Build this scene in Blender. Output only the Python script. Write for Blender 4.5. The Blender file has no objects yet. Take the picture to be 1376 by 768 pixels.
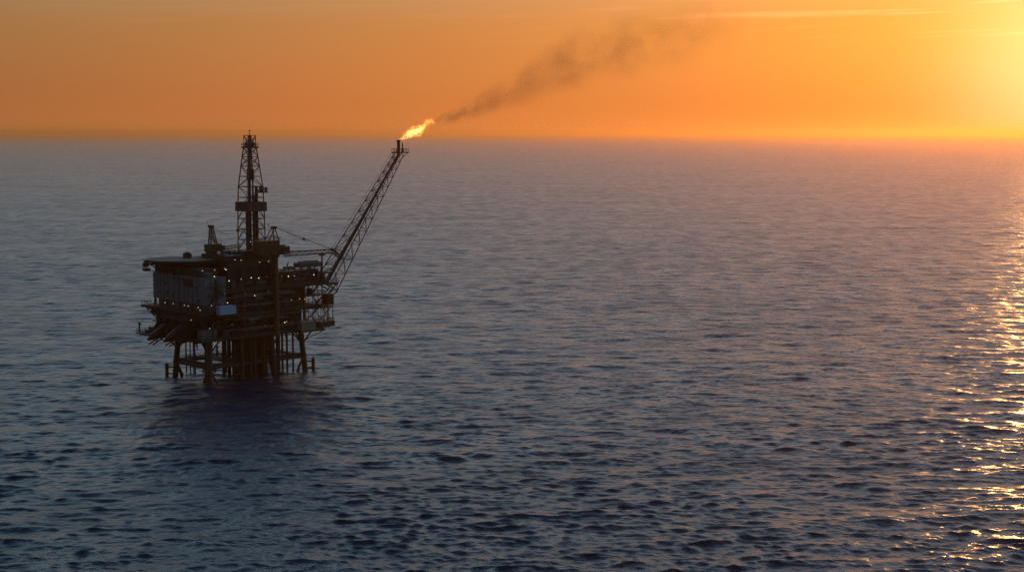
# Offshore production platform with a burning flare at sunset, seen from a helicopter's height over open sea.
import bpy, bmesh, math, random
import numpy as np
from mathutils import Vector, Matrix

R = math.radians
SKY_RAMP = [(0, (.56, .20, .066)), (.06, (.42, .155, .055)), (.14, (.36, .138, .05)), (.27, (.275, .15, .066)), (.31, (.25, .18, .105)), (.355, (.38, .28, .165)), (.40, (.42, .43, .36)), (.44, (.53, .71, .75)), (.54, (.62, .96, 1.12)), (.66, (.36, .70, .98)), (.8, (.10, .25, .46)), (1.0, (.025, .085, .18))]
GLOW1 = (6.5, (.56, .125, 0.0))
GLOW2 = (60.0, (.36, .12, .0))
GLOW3 = (420.0, (.5, .42, .27))
SUN_E, SUN_C = 1.0, (1.0, .46, .13)
SEA_R = 60000.0
WAVE_MSS, WAVE_DIR = .078, 170.0
RIPPLE, SWELL_N = .8, 1.9
WATER_C = (.002, .024, .05)
ROUGH0, ROUGH_K = .21, .015
HAZE_D, HAZE_G, HAZE_C = 6e-5, .765, (.95, .49, .17)
FLAME_E, SMOKE_D = .46, .078
DENOISE = True
random.seed(7)
sc = bpy.context.scene
col = sc.collection

# ------------------------------------------------------------------ camera
CAM_H = 85.0
cam = bpy.data.cameras.new('camera')
cam_o = bpy.data.objects.new('camera', cam)
col.objects.link(cam_o)
sc.camera = cam_o
cam.sensor_width = 36
cam.lens = 36 * 1911 / 1376
cam.clip_start = 1
cam.clip_end = 200000
PITCH = math.degrees(math.atan(205 / 1911))
cam_o.location = (0, 0, CAM_H)
cam_o.rotation_euler = (R(90 - PITCH), 0, 0)

# ------------------------------------------------------------------ helpers
def tag(o, label=None, cat=None, group=None, kind=None):
    if label: o['label'] = label
    if cat: o['category'] = cat
    if group: o['group'] = group
    if kind: o['kind'] = kind
    return o

def link(name, mesh, mat, parent=None):
    o = bpy.data.objects.new(name, mesh)
    col.objects.link(o)
    if mat is not None: o.data.materials.append(mat)
    if parent is not None: o.parent = parent
    return o

class NT:
    """small node-tree writer"""
    def __init__(s, nt): s.nt = nt
    def n(s, t, **kw):
        nd = s.nt.nodes.new(t)
        for k, v in kw.items(): setattr(nd, k, v)
        return nd
    def l(s, a, b): s.nt.links.new(a, b)
    def put(s, v, sock):
        if isinstance(v, bpy.types.NodeSocket): s.l(v, sock)
        elif isinstance(v, (tuple, list)): sock.default_value = tuple(v) if len(v) == len(sock.default_value) else tuple(v) + (1,)
        else: sock.default_value = v
    def m(s, op, a, b=0.0, c=0.0, clamp=False):
        nd = s.n('ShaderNodeMath', operation=op, use_clamp=clamp)
        s.put(a, nd.inputs[0]); s.put(b, nd.inputs[1]); s.put(c, nd.inputs[2])
        return nd.outputs[0]
    def v(s, op, a, b=(0, 0, 0), scale=None):
        nd = s.n('ShaderNodeVectorMath', operation=op)
        s.put(a, nd.inputs[0]); s.put(b, nd.inputs[1])
        if scale is not None: s.put(scale, nd.inputs['Scale'])
        return nd.outputs['Value' if op in ('DOT_PRODUCT', 'LENGTH') else 'Vector']
    def xyz(s, x, y, z):
        nd = s.n('ShaderNodeCombineXYZ')
        for i, q in enumerate((x, y, z)): s.put(q, nd.inputs[i])
        return nd.outputs[0]
    def sep(s, vec):
        nd = s.n('ShaderNodeSeparateXYZ'); s.l(vec, nd.inputs[0]); return nd.outputs
    def ramp(s, fac, stops, interp='LINEAR'):
        nd = s.n('ShaderNodeValToRGB'); cr = nd.color_ramp; cr.interpolation = interp
        while len(cr.elements) < len(stops): cr.elements.new(0.5)
        for e, (p, c) in zip(cr.elements, stops):
            e.position = p; e.color = tuple(c) + (1,)
        s.l(fac, nd.inputs[0]); return nd.outputs[0]
    def noise(s, vec, scale, detail=3, rough=.55, dist=0, dim='3D'):
        nd = s.n('ShaderNodeTexNoise', noise_dimensions=dim)
        if vec is not None: s.l(vec, nd.inputs['Vector'])
        nd.inputs['Scale'].default_value = scale; nd.inputs['Detail'].default_value = detail
        nd.inputs['Roughness'].default_value = rough; nd.inputs['Distortion'].default_value = dist
        return nd.outputs['Fac']

# ------------------------------------------------------------------ sky and sun
SUN_AZ, SUN_EL = 21.5, 2.3          # degrees to the right of the view axis, above the horizon
S = Vector((math.sin(R(SUN_AZ)) * math.cos(R(SUN_EL)), math.cos(R(SUN_AZ)) * math.cos(R(SUN_EL)), math.sin(R(SUN_EL))))
world = bpy.data.worlds.new("World")
sc.world = world
world.use_nodes = True
nt = world.node_tree
nt.nodes.clear()
W = NT(nt)
sky = W.n('ShaderNodeTexSky', sky_type='NISHITA', sun_disc=False)
sky.sun_elevation = R(SUN_EL); sky.sun_rotation = R(SUN_AZ)
sky.dust_density = 4; sky.ozone_density = 1.5; sky.air_density = 1.5
bg1 = W.n('ShaderNodeBackground'); W.l(sky.outputs[0], bg1.inputs[0]); bg1.inputs[1].default_value = .05
tc = W.n('ShaderNodeTexCoord')
D = W.v('NORMALIZE', tc.outputs['Generated'])
dx, dy, dz = W.sep(D)
zc = W.m('MAXIMUM', dz, 0.0)
mu = W.v('DOT_PRODUCT', D, tuple(S))
# dust belt along the horizon turning to dusk blue overhead
hz = W.m('SQRT', zc)
belt = W.ramp(hz, SKY_RAMP)
side = W.m('MAXIMUM', W.m('ADD', W.m('MULTIPLY', mu, .55), .45), .14)
belt = W.v('SCALE', belt, scale=side)
# broad and narrow glow round the low sun
g1 = W.m('EXPONENT', W.m('MULTIPLY', W.m('SUBTRACT', mu, 1.0), GLOW1[0]))
g1 = W.m('MULTIPLY', g1, W.m('EXPONENT', W.m('MULTIPLY', zc, -4.0)))
g2 = W.m('EXPONENT', W.m('MULTIPLY', W.m('SUBTRACT', mu, 1.0), GLOW2[0]))
g3 = W.m('EXPONENT', W.m('MULTIPLY', W.m('SUBTRACT', mu, 1.0), GLOW3[0]))
tot = W.v('ADD', belt, W.v('SCALE', GLOW1[1], scale=g1))
tot = W.v('ADD', tot, W.v('SCALE', GLOW2[1], scale=g2))
tot = W.v('ADD', tot, W.v('SCALE', GLOW3[1], scale=g3))
# thin streaks of high cirrus lit from below
az = W.m('ARCTAN2', dx, dy)
sv = W.xyz(W.m('MULTIPLY', az, 3.2), W.m('ADD', W.m('MULTIPLY', zc, 95.0), W.m('MULTIPLY', az, -2.0)), 0.0)
st = W.noise(sv, 1.6, 4, .6, .3)
st = W.m('MULTIPLY', W.m('SUBTRACT', st, .535), 4.5, clamp=True)
band = W.m('MULTIPLY', W.m('SUBTRACT', zc, .055), 40.0, clamp=True)
fade = W.m('SUBTRACT', 1.0, W.m('MULTIPLY', W.m('SUBTRACT', zc, .13), 8.0, clamp=True))
st = W.m('MULTIPLY', W.m('MULTIPLY', st, band), fade)
amp = W.m('ADD', W.m('MULTIPLY', g2, .75), W.m('MULTIPLY', g1, .10))
tot = W.v('ADD', tot, W.v('SCALE', (1.0, .62, .3), scale=W.m('MULTIPLY', st, amp)))
# large soft unevenness of the dust layer
un = W.noise(W.xyz(W.m('MULTIPLY', az, 2.0), W.m('MULTIPLY', zc, 14.0), 3.0), 1.5, 3, .5)
tot = W.v('SCALE', tot, scale=W.m('ADD', .95, W.m('MULTIPLY', un, .1)))
bg2 = W.n('ShaderNodeBackground'); W.l(tot, bg2.inputs[0]); bg2.inputs[1].default_value = 1.0
add = W.n('ShaderNodeAddShader'); W.l(bg1.outputs[0], add.inputs[0]); W.l(bg2.outputs[0], add.inputs[1])
wo = W.n('ShaderNodeOutputWorld'); W.l(add.outputs[0], wo.inputs['Surface'])
world.cycles.sampling_method = 'MANUAL'
world.cycles.sample_map_resolution = 512

sun = bpy.data.lights.new('sun', 'SUN')
sun.energy = SUN_E; sun.angle = R(.5); sun.color = SUN_C
sun_o = bpy.data.objects.new('sun', sun)
col.objects.link(sun_o)
sun_o.location = S * 300
sun_o.rotation_euler = S.to_track_quat('Z', 'Y').to_euler()

sc.view_settings.view_transform = 'Standard'
sc.view_settings.look = 'None'
sc.view_settings.exposure = 0
sc.view_settings.gamma = 1
sc.cycles.max_bounces = 6
sc.cycles.volume_bounces = 0
sc.cycles.transparent_max_bounces = 8
sc.cycles.sample_clamp_indirect = 4
sc.cycles.sample_clamp_direct = 0
sc.cycles.use_denoising = DENOISE
sc.cycles.denoiser = 'OPENIMAGEDENOISE'
sc.cycles.denoising_input_passes = 'RGB_ALBEDO_NORMAL'
sc.cycles.denoising_prefilter = 'NONE'
sc.cycles.use_adaptive_sampling = False
sc.cycles.volume_step_rate = 1
sc.cycles.volume_max_steps = 256

# ------------------------------------------------------------------ sea
def build_sea():
    rng = np.random.default_rng(11)
    dth = R(.05)
    th = np.concatenate([np.arange(-180, -36, 4.0), np.degrees(np.arange(R(-36), R(36), dth)), np.arange(36, 180, 4.0)])
    th = np.radians(th)
    step = np.where(np.abs(np.degrees(th)) < 36.01, dth, R(4))
    rs = [4.0]
    while rs[-1] < SEA_R:
        r = rs[-1]
        if r < 235: d = max(1.2, min(.06 * r + .3, .55 + (235 - r) * .05))
        elif r < 600: d = .4 * (max(r, 280) / 280) ** 1.62
        elif r < 4200: d = .4 * (600 / 280) ** 1.62 * (r / 600)
        else: d = .4 * (600 / 280) ** 1.62 * 7 * (r / 4200) ** 2
        rs.append(r + d)
    rs = np.array(rs)
    drr = np.gradient(rs)
    nr, na = len(rs), len(th)
    Rg, Tg = np.meshgrid(rs, th, indexing='ij')
    X = (Rg * np.sin(Tg)).ravel(); Y = (Rg * np.cos(Tg)).ravel()
    sp = np.maximum(Rg * step[None, :], drr[:, None]).ravel()
    zx = np.zeros_like(X); px = np.zeros_like(X); py = np.zeros_like(X)
    lost = np.zeros_like(X); tots = 0
    env = []                                # gusts: the short waves run higher in some patches than in others
    for e in range(3):
        g = np.zeros_like(X)
        for _ in range(9):
            Lg = rng.uniform(28, 130); a_ = rng.uniform(0, 6.283)
            g += np.cos(2 * math.pi / Lg * (math.cos(a_) * X * .7 + math.sin(a_) * Y) + rng.uniform(0, 6.283))
        env.append(np.clip(1 + .12 * g, .5, 1.6))
    NW = 200
    lam = np.exp(np.linspace(math.log(.95), math.log(38), NW)) * rng.uniform(.97, 1.03, NW)
    for i in range(NW):
        L = lam[i]; k = 2 * math.pi / L
        roll = 1.0 * math.exp(-(L / 5.0) ** 2) + .2 * math.exp(-(L / 20) ** 2)
        slope = math.sqrt(2 * WAVE_MSS / NW * roll * 1.6)
        A = slope / k * rng.rayleigh(.8)
        # a wind sea with long crests and a weaker sea crossing it
        if i % 4 == 3: ang = R(WAVE_DIR + 38) + rng.normal(0, .3)
        else: ang = R(WAVE_DIR) + rng.normal(0, .26 + .3 * max(0, 1 - L / 4))
        kx, ky = math.sin(ang), math.cos(ang)
        w = np.clip((L / sp - 2.6) / 2.5, 0, 1)
        tots += slope * slope / 2
        lost += (1 - w * w) * slope * slope / 2
        act = np.nonzero(w > 0)[0]
        if not len(act): continue
        ph = k * (kx * X[act] + ky * Y[act]) + rng.uniform(0, 6.283)
        s, c = np.sin(ph), np.cos(ph)
        aw = A * w[act] * (env[i % 3][act] if L < 9 else 1.0)
        zx[act] += aw * c
        px[act] -= aw * kx * s * 1.0
        py[act] -= aw * ky * s * 1.0
    co = np.empty((len(X) + 1, 3), np.float32)
    co[:-1, 0] = X + px; co[:-1, 1] = Y + py; co[:-1, 2] = zx
    co[-1] = (0, 0, 0)
    i, j = np.meshgrid(np.arange(nr - 1), np.arange(na), indexing='ij')
    j2 = (j + 1) % na
    q = np.stack([i * na + j, i * na + j2, (i + 1) * na + j2, (i + 1) * na + j], -1).reshape(-1, 4)
    q = q[:, ::-1]
    jj = np.arange(na)
    tri = np.stack([jj, np.full(na, len(X)), (jj + 1) % na], -1)[:, ::-1]
    nl = q.size + tri.size
    me = bpy.data.meshes.new('sea')
    me.vertices.add(len(co)); me.vertices.foreach_set('co', co.ravel())
    me.loops.add(nl); me.loops.foreach_set('vertex_index', np.concatenate([q.ravel(), tri.ravel()]).astype(np.int32))
    npoly = len(q) + len(tri)
    me.polygons.add(npoly)
    st = np.concatenate([np.arange(len(q)) * 4, q.size + np.arange(len(tri)) * 3]).astype(np.int32)
    me.polygons.foreach_set('loop_start', st)
    me.polygons.foreach_set('use_smooth', np.ones(npoly, bool))
    me.update(calc_edges=True)
    at = me.attributes.new('unresolved', 'FLOAT', 'POINT')
    at.data.foreach_set('value', np.append(np.sqrt(lost / tots), 0).astype(np.float32))
    me.validate()
    print('sea verts', len(co), 'z', co[:, 2].min(), co[:, 2].max(), 'mss', tots)
    return me

def sea_material():
    m = bpy.data.materials.new('sea_water'); m.use_nodes = True
    N = NT(m.node_tree); N.nt.nodes.clear()
    pos = N.n('ShaderNodeNewGeometry')
    P = pos.outputs['Position']; Nn = pos.outputs['Normal']
    att = N.n('ShaderNodeAttribute', attribute_name='unresolved')
    # ripples: slope of a noise height field measured over a fixed distance in metres
    def grad(vec_scale, sc_, eps, detail, rough, rot):
        mp = N.n('ShaderNodeMapping'); mp.inputs['Rotation'].default_value = (0, 0, rot)
        N.l(P, mp.inputs['Vector']); mp.inputs['Scale'].default_value = vec_scale
        def h(off):
            return N.noise(N.v('ADD', mp.outputs[0], off), sc_, detail, rough, 0, '2D')
        h0 = h((0, 0, 0)); hx = h((eps, 0, 0)); hy = h((0, eps, 0))
        gx = N.m('DIVIDE', N.m('SUBTRACT', hx, h0), eps)
        gy = N.m('DIVIDE', N.m('SUBTRACT', hy, h0), eps)
        # back to world axes
        c, s = math.cos(rot), math.sin(rot)
        gxs = N.m('MULTIPLY', gx, vec_scale[0]); gys = N.m('MULTIPLY', gy, vec_scale[1])
        wx = N.m('ADD', N.m('MULTIPLY', gxs, c), N.m('MULTIPLY', gys, s))
        wy = N.m('SUBTRACT', N.m('MULTIPLY', gys, c), N.m('MULTIPLY', gxs, s))
        return N.xyz(wx, wy, 0.0)
    g_small = grad((.6, 1, 1), .5, .1, 4, .68, R(10))
    g_mid = grad((.55, 1, 1), .13, .5, 3, .62, R(-8))
    g_big = grad((.8, .7, 1), .09, 1.0, 3, .6, R(-20))
    # patches where the breeze roughens the surface more or less
    gust = N.noise(N.v('MULTIPLY', P, (.006, .014, 0)), 1.0, 3, .5)
    gust = N.m('ADD', .6, N.m('MULTIPLY', gust, .8))
    sm = N.v('SCALE', g_small, scale=N.m('MULTIPLY', N.m('MULTIPLY', gust, RIPPLE), N.m('SUBTRACT', 1.0, N.m('MULTIPLY', att.outputs['Fac'], .65))))
    md = N.v('SCALE', g_mid, scale=N.m('MULTIPLY', att.outputs['Fac'], SWELL_N))
    md = N.v('ADD', md, N.v('SCALE', g_big, scale=N.m('MULTIPLY', att.outputs['Fac'], 2.0)))
    nn = N.v('NORMALIZE', N.v('SUBTRACT', N.v('SUBTRACT', Nn, sm), md))
    b = N.n('ShaderNodeBsdfPrincipled')
    b.inputs['Base Color'].default_value = WATER_C + (1,)
    # waves too small for the mesh at their distance act as microfacets
    # (more of them where gusts streak the surface)
    streak = N.noise(N.v('MULTIPLY', P, (.0045, .022, 0)), 1.0, 5, .62, .4)
    paws = N.noise(N.v('MULTIPLY', P, (.06, .03, 0)), 1.0, 4, .7, .3)
    streak = N.m('POWER', 2.0, N.m('ADD', N.m('MULTIPLY', N.m('SUBTRACT', streak, .5), 4.5), N.m('MULTIPLY', N.m('SUBTRACT', paws, .5), 9.0)))
    al2 = N.m('MULTIPLY', N.m('MULTIPLY', att.outputs['Fac'], att.outputs['Fac']), ROUGH_K)
    al2 = N.m('ADD', N.m('MULTIPLY', al2, streak), ROUGH0 ** 4)
    N.l(N.m('POWER', al2, .25), b.inputs['Roughness'])
    b.inputs['IOR'].default_value = 1.333
    N.l(nn, b.inputs['Normal'])
    o = N.n('ShaderNodeOutputMaterial'); N.l(b.outputs[0], o.inputs['Surface'])
    return m

sea = link('sea', build_sea(), sea_material())
tag(sea, 'dark blue open sea with short wind waves and golden glints', 'sea', kind='structure')

# ------------------------------------------------------------------ hazy air
def build_haze():
    bm = bmesh.new()
    bmesh.ops.create_cube(bm, size=1)
    L = SEA_R * 1.03
    for v in bm.verts:
        v.co = Vector((v.co.x * 2 * L, v.co.y * 2 * L, -4.2 if v.co.z < 0 else 148.0))
    me = bpy.data.meshes.new('haze'); bm.to_mesh(me); bm.free()
    m = bpy.data.materials.new('hazy_air'); m.use_nodes = True
    N = NT(m.node_tree); N.nt.nodes.clear()
    vo = N.n('ShaderNodeVolumePrincipled')
    vo.inputs['Color'].default_value = HAZE_C + (1,)
    vo.inputs['Density'].default_value = HAZE_D
    vo.inputs['Anisotropy'].default_value = HAZE_G
    o = N.n('ShaderNodeOutputMaterial'); N.l(vo.outputs[0], o.inputs['Volume'])
    h = link('haze', me, m)
    tag(h, 'thin warm sea haze hanging over the water', 'haze', kind='stuff')
if HAZE_D > 0: build_haze()

# ------------------------------------------------------------------ materials of the platform
def paint(name, c, c2=None, rough=.6, metal=0.0, scale=.6, amount=.55):
    """painted steel with weathering: blotches and runs of a second colour"""
    m = bpy.data.materials.new(name); m.use_nodes = True
    N = NT(m.node_tree); N.nt.nodes.clear()
    c2 = c2 or tuple(q * .55 for q in c)
    tcn = N.n('ShaderNodeTexCoord')
    P = tcn.outputs['Object']
    f1 = N.noise(N.v('MULTIPLY', P, (1, 1, .35)), scale, 5, .62)
    f2 = N.noise(P, scale * 7, 3, .6)
    f = N.m('ADD', N.m('MULTIPLY', N.m('SUBTRACT', f1, .46), 4.0), N.m('MULTIPLY', N.m('SUBTRACT', f2, .5), 1.2), clamp=True)
    mx = N.n('ShaderNodeMix', data_type='RGBA')
    N.l(N.m('MULTIPLY', f, amount), mx.inputs['Factor'])
    mx.inputs['A'].default_value = c + (1,); mx.inputs['B'].default_value = c2 + (1,)
    b = N.n('ShaderNodeBsdfPrincipled')
    N.l(mx.outputs['Result'], b.inputs['Base Color'])
    N.l(N.m('ADD', rough - .1, N.m('MULTIPLY', f2, .25)), b.inputs['Roughness'])
    b.inputs['Metallic'].default_value = metal
    o = N.n('ShaderNodeOutputMaterial'); N.l(b.outputs[0], o.inputs['Surface'])
    return m

def glow(name, c, e):
    m = bpy.data.materials.new(name); m.use_nodes = True
    N = NT(m.node_tree); N.nt.nodes.clear()
    em = N.n('ShaderNodeEmission'); em.inputs[0].default_value = c + (1,); em.inputs[1].default_value = e
    o = N.n('ShaderNodeOutputMaterial'); N.l(em.outputs[0], o.inputs['Surface'])
    return m

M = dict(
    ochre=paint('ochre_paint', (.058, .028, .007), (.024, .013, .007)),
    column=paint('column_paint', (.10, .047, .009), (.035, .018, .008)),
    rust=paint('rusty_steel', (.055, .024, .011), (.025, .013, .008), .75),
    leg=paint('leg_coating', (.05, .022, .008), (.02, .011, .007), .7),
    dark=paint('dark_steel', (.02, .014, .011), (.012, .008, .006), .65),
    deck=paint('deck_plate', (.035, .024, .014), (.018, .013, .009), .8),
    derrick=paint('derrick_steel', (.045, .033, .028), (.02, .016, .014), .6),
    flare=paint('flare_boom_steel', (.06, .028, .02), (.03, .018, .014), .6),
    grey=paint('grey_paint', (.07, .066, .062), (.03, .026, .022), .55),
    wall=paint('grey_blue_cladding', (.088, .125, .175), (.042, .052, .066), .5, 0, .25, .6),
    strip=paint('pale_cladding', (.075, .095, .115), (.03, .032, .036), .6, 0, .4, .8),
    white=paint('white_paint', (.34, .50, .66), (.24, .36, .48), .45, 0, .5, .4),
    cream=paint('faded_cream_paint', (.22, .205, .17), (.12, .10, .08), .55),
    green=paint('dull_blue_paint', (.10, .13, .16), (.05, .06, .07), .55),
    boat=paint('orange_red_hull', (.08, .012, .006), (.03, .008, .006), .45),
    heli=paint('helideck_surface', (.055, .06, .065), (.035, .035, .035), .8),
    pipe=paint('pipe_cladding', (.11, .092, .075), (.04, .028, .018), .45),
    glass=paint('dark_window_glass', (.012, .014, .018), (.01, .012, .014), .15),
    lamp=glow('lamp_glow', (1.0, .80, .52), 1.5),
    lamp1=glow('soft_lamp_glow', (1.0, .86, .62), .6),
    lamp2=glow('dim_lamp_glow', (1.0, .62, .32), .28),
    beacon=glow('red_beacon', (1.0, .3, .2), .5),
)

# ------------------------------------------------------------------ mesh builder
class MB:
    """collects shapes and links them as ONE mesh object"""
    def __init__(s): s.v = []; s.f = []
    def add(s, vs, fs):
        n = len(s.v); s.v += [tuple(q) for q in vs]; s.f += [tuple(n + i for i in f) for f in fs]
    def box(s, a0, a1, b0, b1, z0, z1):
        vs = [(a, b, z) for z in (z0, z1) for b in (b0, b1) for a in (a0, a1)]
        s.add(vs, [(0, 2, 3, 1), (4, 5, 7, 6), (0, 1, 5, 4), (2, 6, 7, 3), (0, 4, 6, 2), (1, 3, 7, 5)])
    def prism(s, poly, z0, z1):
        n = len(poly)
        s.add([(x, y, z0) for x, y in poly] + [(x, y, z1) for x, y in poly],
              [tuple(range(n))[::-1], tuple(range(n, 2 * n))] + [(i, (i + 1) % n, n + (i + 1) % n, n + i) for i in range(n)])
    def tube(s, p, q, r, r2=None, n=8):
        p = Vector(p); q = Vector(q); d = q - p
        if d.length < 1e-6: return
        r2 = r if r2 is None else r2
        d.normalize()
        x = d.cross(Vector((0, 0, 1)))
        if x.length < 1e-3: x = Vector((1, 0, 0))
        x.normalize(); y = d.cross(x)
        vs = []
        for c, rr in ((p, r), (q, r2)):
            for i in range(n):
                t = 2 * math.pi * i / n
                vs.append(c + x * (rr * math.cos(t)) + y * (rr * math.sin(t)))
        s.add(vs, [tuple(range(n))[::-1], tuple(range(n, 2 * n))] + [(i, (i + 1) % n, n + (i + 1) % n, n + i) for i in range(n)])
    def path(s, pts, r, n=6):
        for p, q in zip(pts, pts[1:]): s.tube(p, q, r, n=n)
    def vessel(s, p, q, r, n=14):
        """cylinder with domed ends"""
        p = Vector(p); q = Vector(q); d = (q - p).normalized()
        s.tube(p, q, r, n=n)
        for c, e in ((p, -d), (q, d)):
            s.tube(c, c + e * r * .28, r * .98, r * .8, n); s.tube(c + e * r * .28, c + e * r * .48, r * .8, r * .35, n)
    def rail(s, pts, h=1.1, r=.05, every=2.0, closed=False):
        pts = [Vector(p) for p in pts]
        if closed: pts = pts + pts[:1]
        for p, q in zip(pts, pts[1:]):
            n = max(1, round((q - p).length / every))
            for i in range(n + 1):
                c = p.lerp(q, i / n)
                s.tube(c, c + Vector((0, 0, h)), r, n=4)
            for hh in (h, h * .55):
                s.tube(p + Vector((0, 0, hh)), q + Vector((0, 0, hh)), r, n=4)
    def stair(s, p, q, wdt=(0, .9, 0)):
        p = Vector(p); q = Vector(q); w = Vector(wdt)
        for o in (Vector((0, 0, 0)), w):
            s.tube(p + o, q + o, .13, n=4)
            s.tube(p + o + Vector((0, 0, 1.05)), q + o + Vector((0, 0, 1.05)), .06, n=4)
        n = max(2, int(abs(q.z - p.z) / .3))
        for i in range(n + 1):
            c = p.lerp(q, i / n); s.tube(c, c + w, .1, n=4)
    def ladder(s, p, q, w=(.5, 0, 0)):
        p = Vector(p); q = Vector(q); w = Vector(w)
        s.tube(p, q, .06, n=4); s.tube(p + w, q + w, .06, n=4)
        n = max(2, int((q - p).length / .5))
        for i in range(n + 1):
            c = p.lerp(q, i / n); s.tube(c, c + w, .04, n=4)
    def lattice(s, c0, c1, n, rc, rb, style='X'):
        """truss between two corner rings (lists of points), n bays"""
        k = len(c0)
        c0 = [Vector(p) for p in c0]; c1 = [Vector(p) for p in c1]
        for i in range(k): s.tube(c0[i], c1[i], rc, n=6)
        for j in range(n + 1):
            t = j / n
            ring = [c0[i].lerp(c1[i], t) for i in range(k)]
            for i in range(k): s.tube(ring[i], ring[(i + 1) % k], rb, n=5)
            if j < n:
                nx = [c0[i].lerp(c1[i], (j + 1) / n) for i in range(k)]
                for i in range(k):
                    i2 = (i + 1) % k
                    if style == 'X':
                        s.tube(ring[i], nx[i2], rb, n=5); s.tube(ring[i2], nx[i], rb, n=5)
                    elif style == 'K':
                        mid = (nx[i] + nx[i2]) / 2
                        s.tube(ring[i], mid, rb, n=5); s.tube(ring[i2], mid, rb, n=5)
                    elif (j + i) % 2: s.tube(ring[i], nx[i2], rb, n=5)
                    else: s.tube(ring[i2], nx[i], rb, n=5)
    def build(s, name, mat, parent=None, smooth=False, off=(0, 0, 0)):
        me = bpy.data.meshes.new(name)
        o3 = Vector(off)
        me.from_pydata([tuple(Vector(v) - o3) for v in s.v], [], s.f)
        bm = bmesh.new(); bm.from_mesh(me)
        bmesh.ops.recalc_face_normals(bm, faces=bm.faces)
        bm.to_mesh(me); bm.free()
        o = link(name, me, mat, parent)
        o.location = off
        return o

# ------------------------------------------------------------------ the platform: long axis a, cross axis b, height z
CX, CY, ROT = -96.7, 501.4, 44.5
MW = Matrix.Translation((CX, CY, 0)) @ Matrix.Rotation(R(ROT), 4, 'Z')
rig = bpy.data.objects.new('oil_platform', None)
col.objects.link(rig)
rig.matrix_world = MW
tag(rig, 'dark steel offshore oil platform on tubular legs with drilling derrick, cranes and leaning flare boom', 'oil platform')

def part(name, mat, fn, parent=None, smooth=False):
    mb = MB(); fn(mb)
    return mb.build(name, M[mat], parent or rig, smooth)

# --- legs, battered, and everything down in the splash zone
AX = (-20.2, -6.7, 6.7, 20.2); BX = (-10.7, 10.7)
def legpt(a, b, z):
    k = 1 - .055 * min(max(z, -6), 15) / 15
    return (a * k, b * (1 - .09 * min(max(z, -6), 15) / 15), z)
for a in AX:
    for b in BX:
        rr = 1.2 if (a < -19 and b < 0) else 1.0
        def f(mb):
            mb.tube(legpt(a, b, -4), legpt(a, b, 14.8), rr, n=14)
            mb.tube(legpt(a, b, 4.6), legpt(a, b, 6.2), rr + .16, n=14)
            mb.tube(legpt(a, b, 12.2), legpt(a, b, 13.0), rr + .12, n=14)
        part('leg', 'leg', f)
def brace(p, q, r=.38, mat='leg'): part('brace', mat, lambda mb: mb.tube(p, q, r, n=8))
for b in BX:
    for a0, a1 in zip(AX, AX[1:]): brace(legpt(a0, b, 5.2), legpt(a1, b, 5.2), .62)
for a in AX: brace(legpt(a, BX[0], 5.2), legpt(a, BX[1], 5.2), .62)
# struts that spread from the bracing level into the water, and knees up to the deck
for a, b, da, db in ((-20.2, 10.7, 4.5, 0), (-20.2, 10.7, 0, -6), (-20.2, -10.7, 0, 5), (-20.2, -10.7, 5, 0), (-6.7, -10.7, -4.5, 0),
                     (-6.7, 10.7, -4, 0), (-6.7, 10.7, 4, 0), (20.2, -10.7, -5.2, 0), (20.2, 10.7, -5, 0), (20.2, -10.7, 0, 6), (6.7, 10.7, 3, 0)):
    p = legpt(a, b, 5.2)
    brace(p, (a + da, b + db, -3.0), .36)
for a, b, da, db in ((-20.2, 10.7, 4.2, 0), (-20.2, 10.7, -3, 2.4), (-20.2, 10.7, 0, -4), (-20.2, -10.7, 0, 4.2), (-20.2, -10.7, 4.4, 0), (-20.2, -10.7, -3, 0), (-6.7, -10.7, -4.4, 0),
                     (-6.7, 10.7, -4, 0), (20.2, -10.7, 5.4, 0), (20.2, -10.7, -4, 0), (20.2, 10.7, 5, 0), (6.7, -10.7, 3.5, 0), (20.2, -10.7, 0, 4)):
    p = legpt(a, b, 9.6)
    brace(p, (a * .95 + da, b * .92 + db, 14.4), .3, 'leg')
# walkway over the bracing level
def f(mb):
    for b0, b1 in ((-9.6, -7.9), (7.9, 9.6)): mb.box(-19.2, 19.2, b0, b1, 5.95, 6.2)
    for a0, a1 in ((-18.9, -17.4), (-5.4, -4.2), (16.6, 18.2)): mb.box(a0, a1, -7.85, 7.85, 5.95, 6.2)
    mb.box(-12, -6, -6.5, 6.5, 6.24, 6.5)
    for b in (-9.75, 9.6): mb.box(-19.2, 19.2, b, b + .14, 5.3, 6.45)
    mb.box(-19.1, -18.95, -7.8, 7.8, 5.3, 6.45)
w = part('walkway', 'rust', f)
def f(mb):
    mb.rail([(-19, -9.6, 6.2), (19, -9.6, 6.2)]); mb.rail([(-19, 9.6, 6.2), (19, 9.6, 6.2)])
    mb.rail([(-18.9, -7.8, 6.2), (-18.9, 7.8, 6.2)])
    mb.rail([(-18, -7.9, 6.2), (-5.5, -7.9, 6.2)]); mb.rail([(-17.4, 7.9, 6.2), (-5.5, 7.9, 6.2)])
part('handrail', 'rust', f, w)
for a, b in ((-10.5, -5), (-8, 3), (-13, -8.6), (-4, 8.8)):
    part('valve_post', 'rust', lambda mb: (mb.tube((a, b, 6.2), (a, b, 8.4), .35, .2, 8), mb.tube((a, b, 8.4), (a, b, 9.2), .5, .5, 8)))
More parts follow.
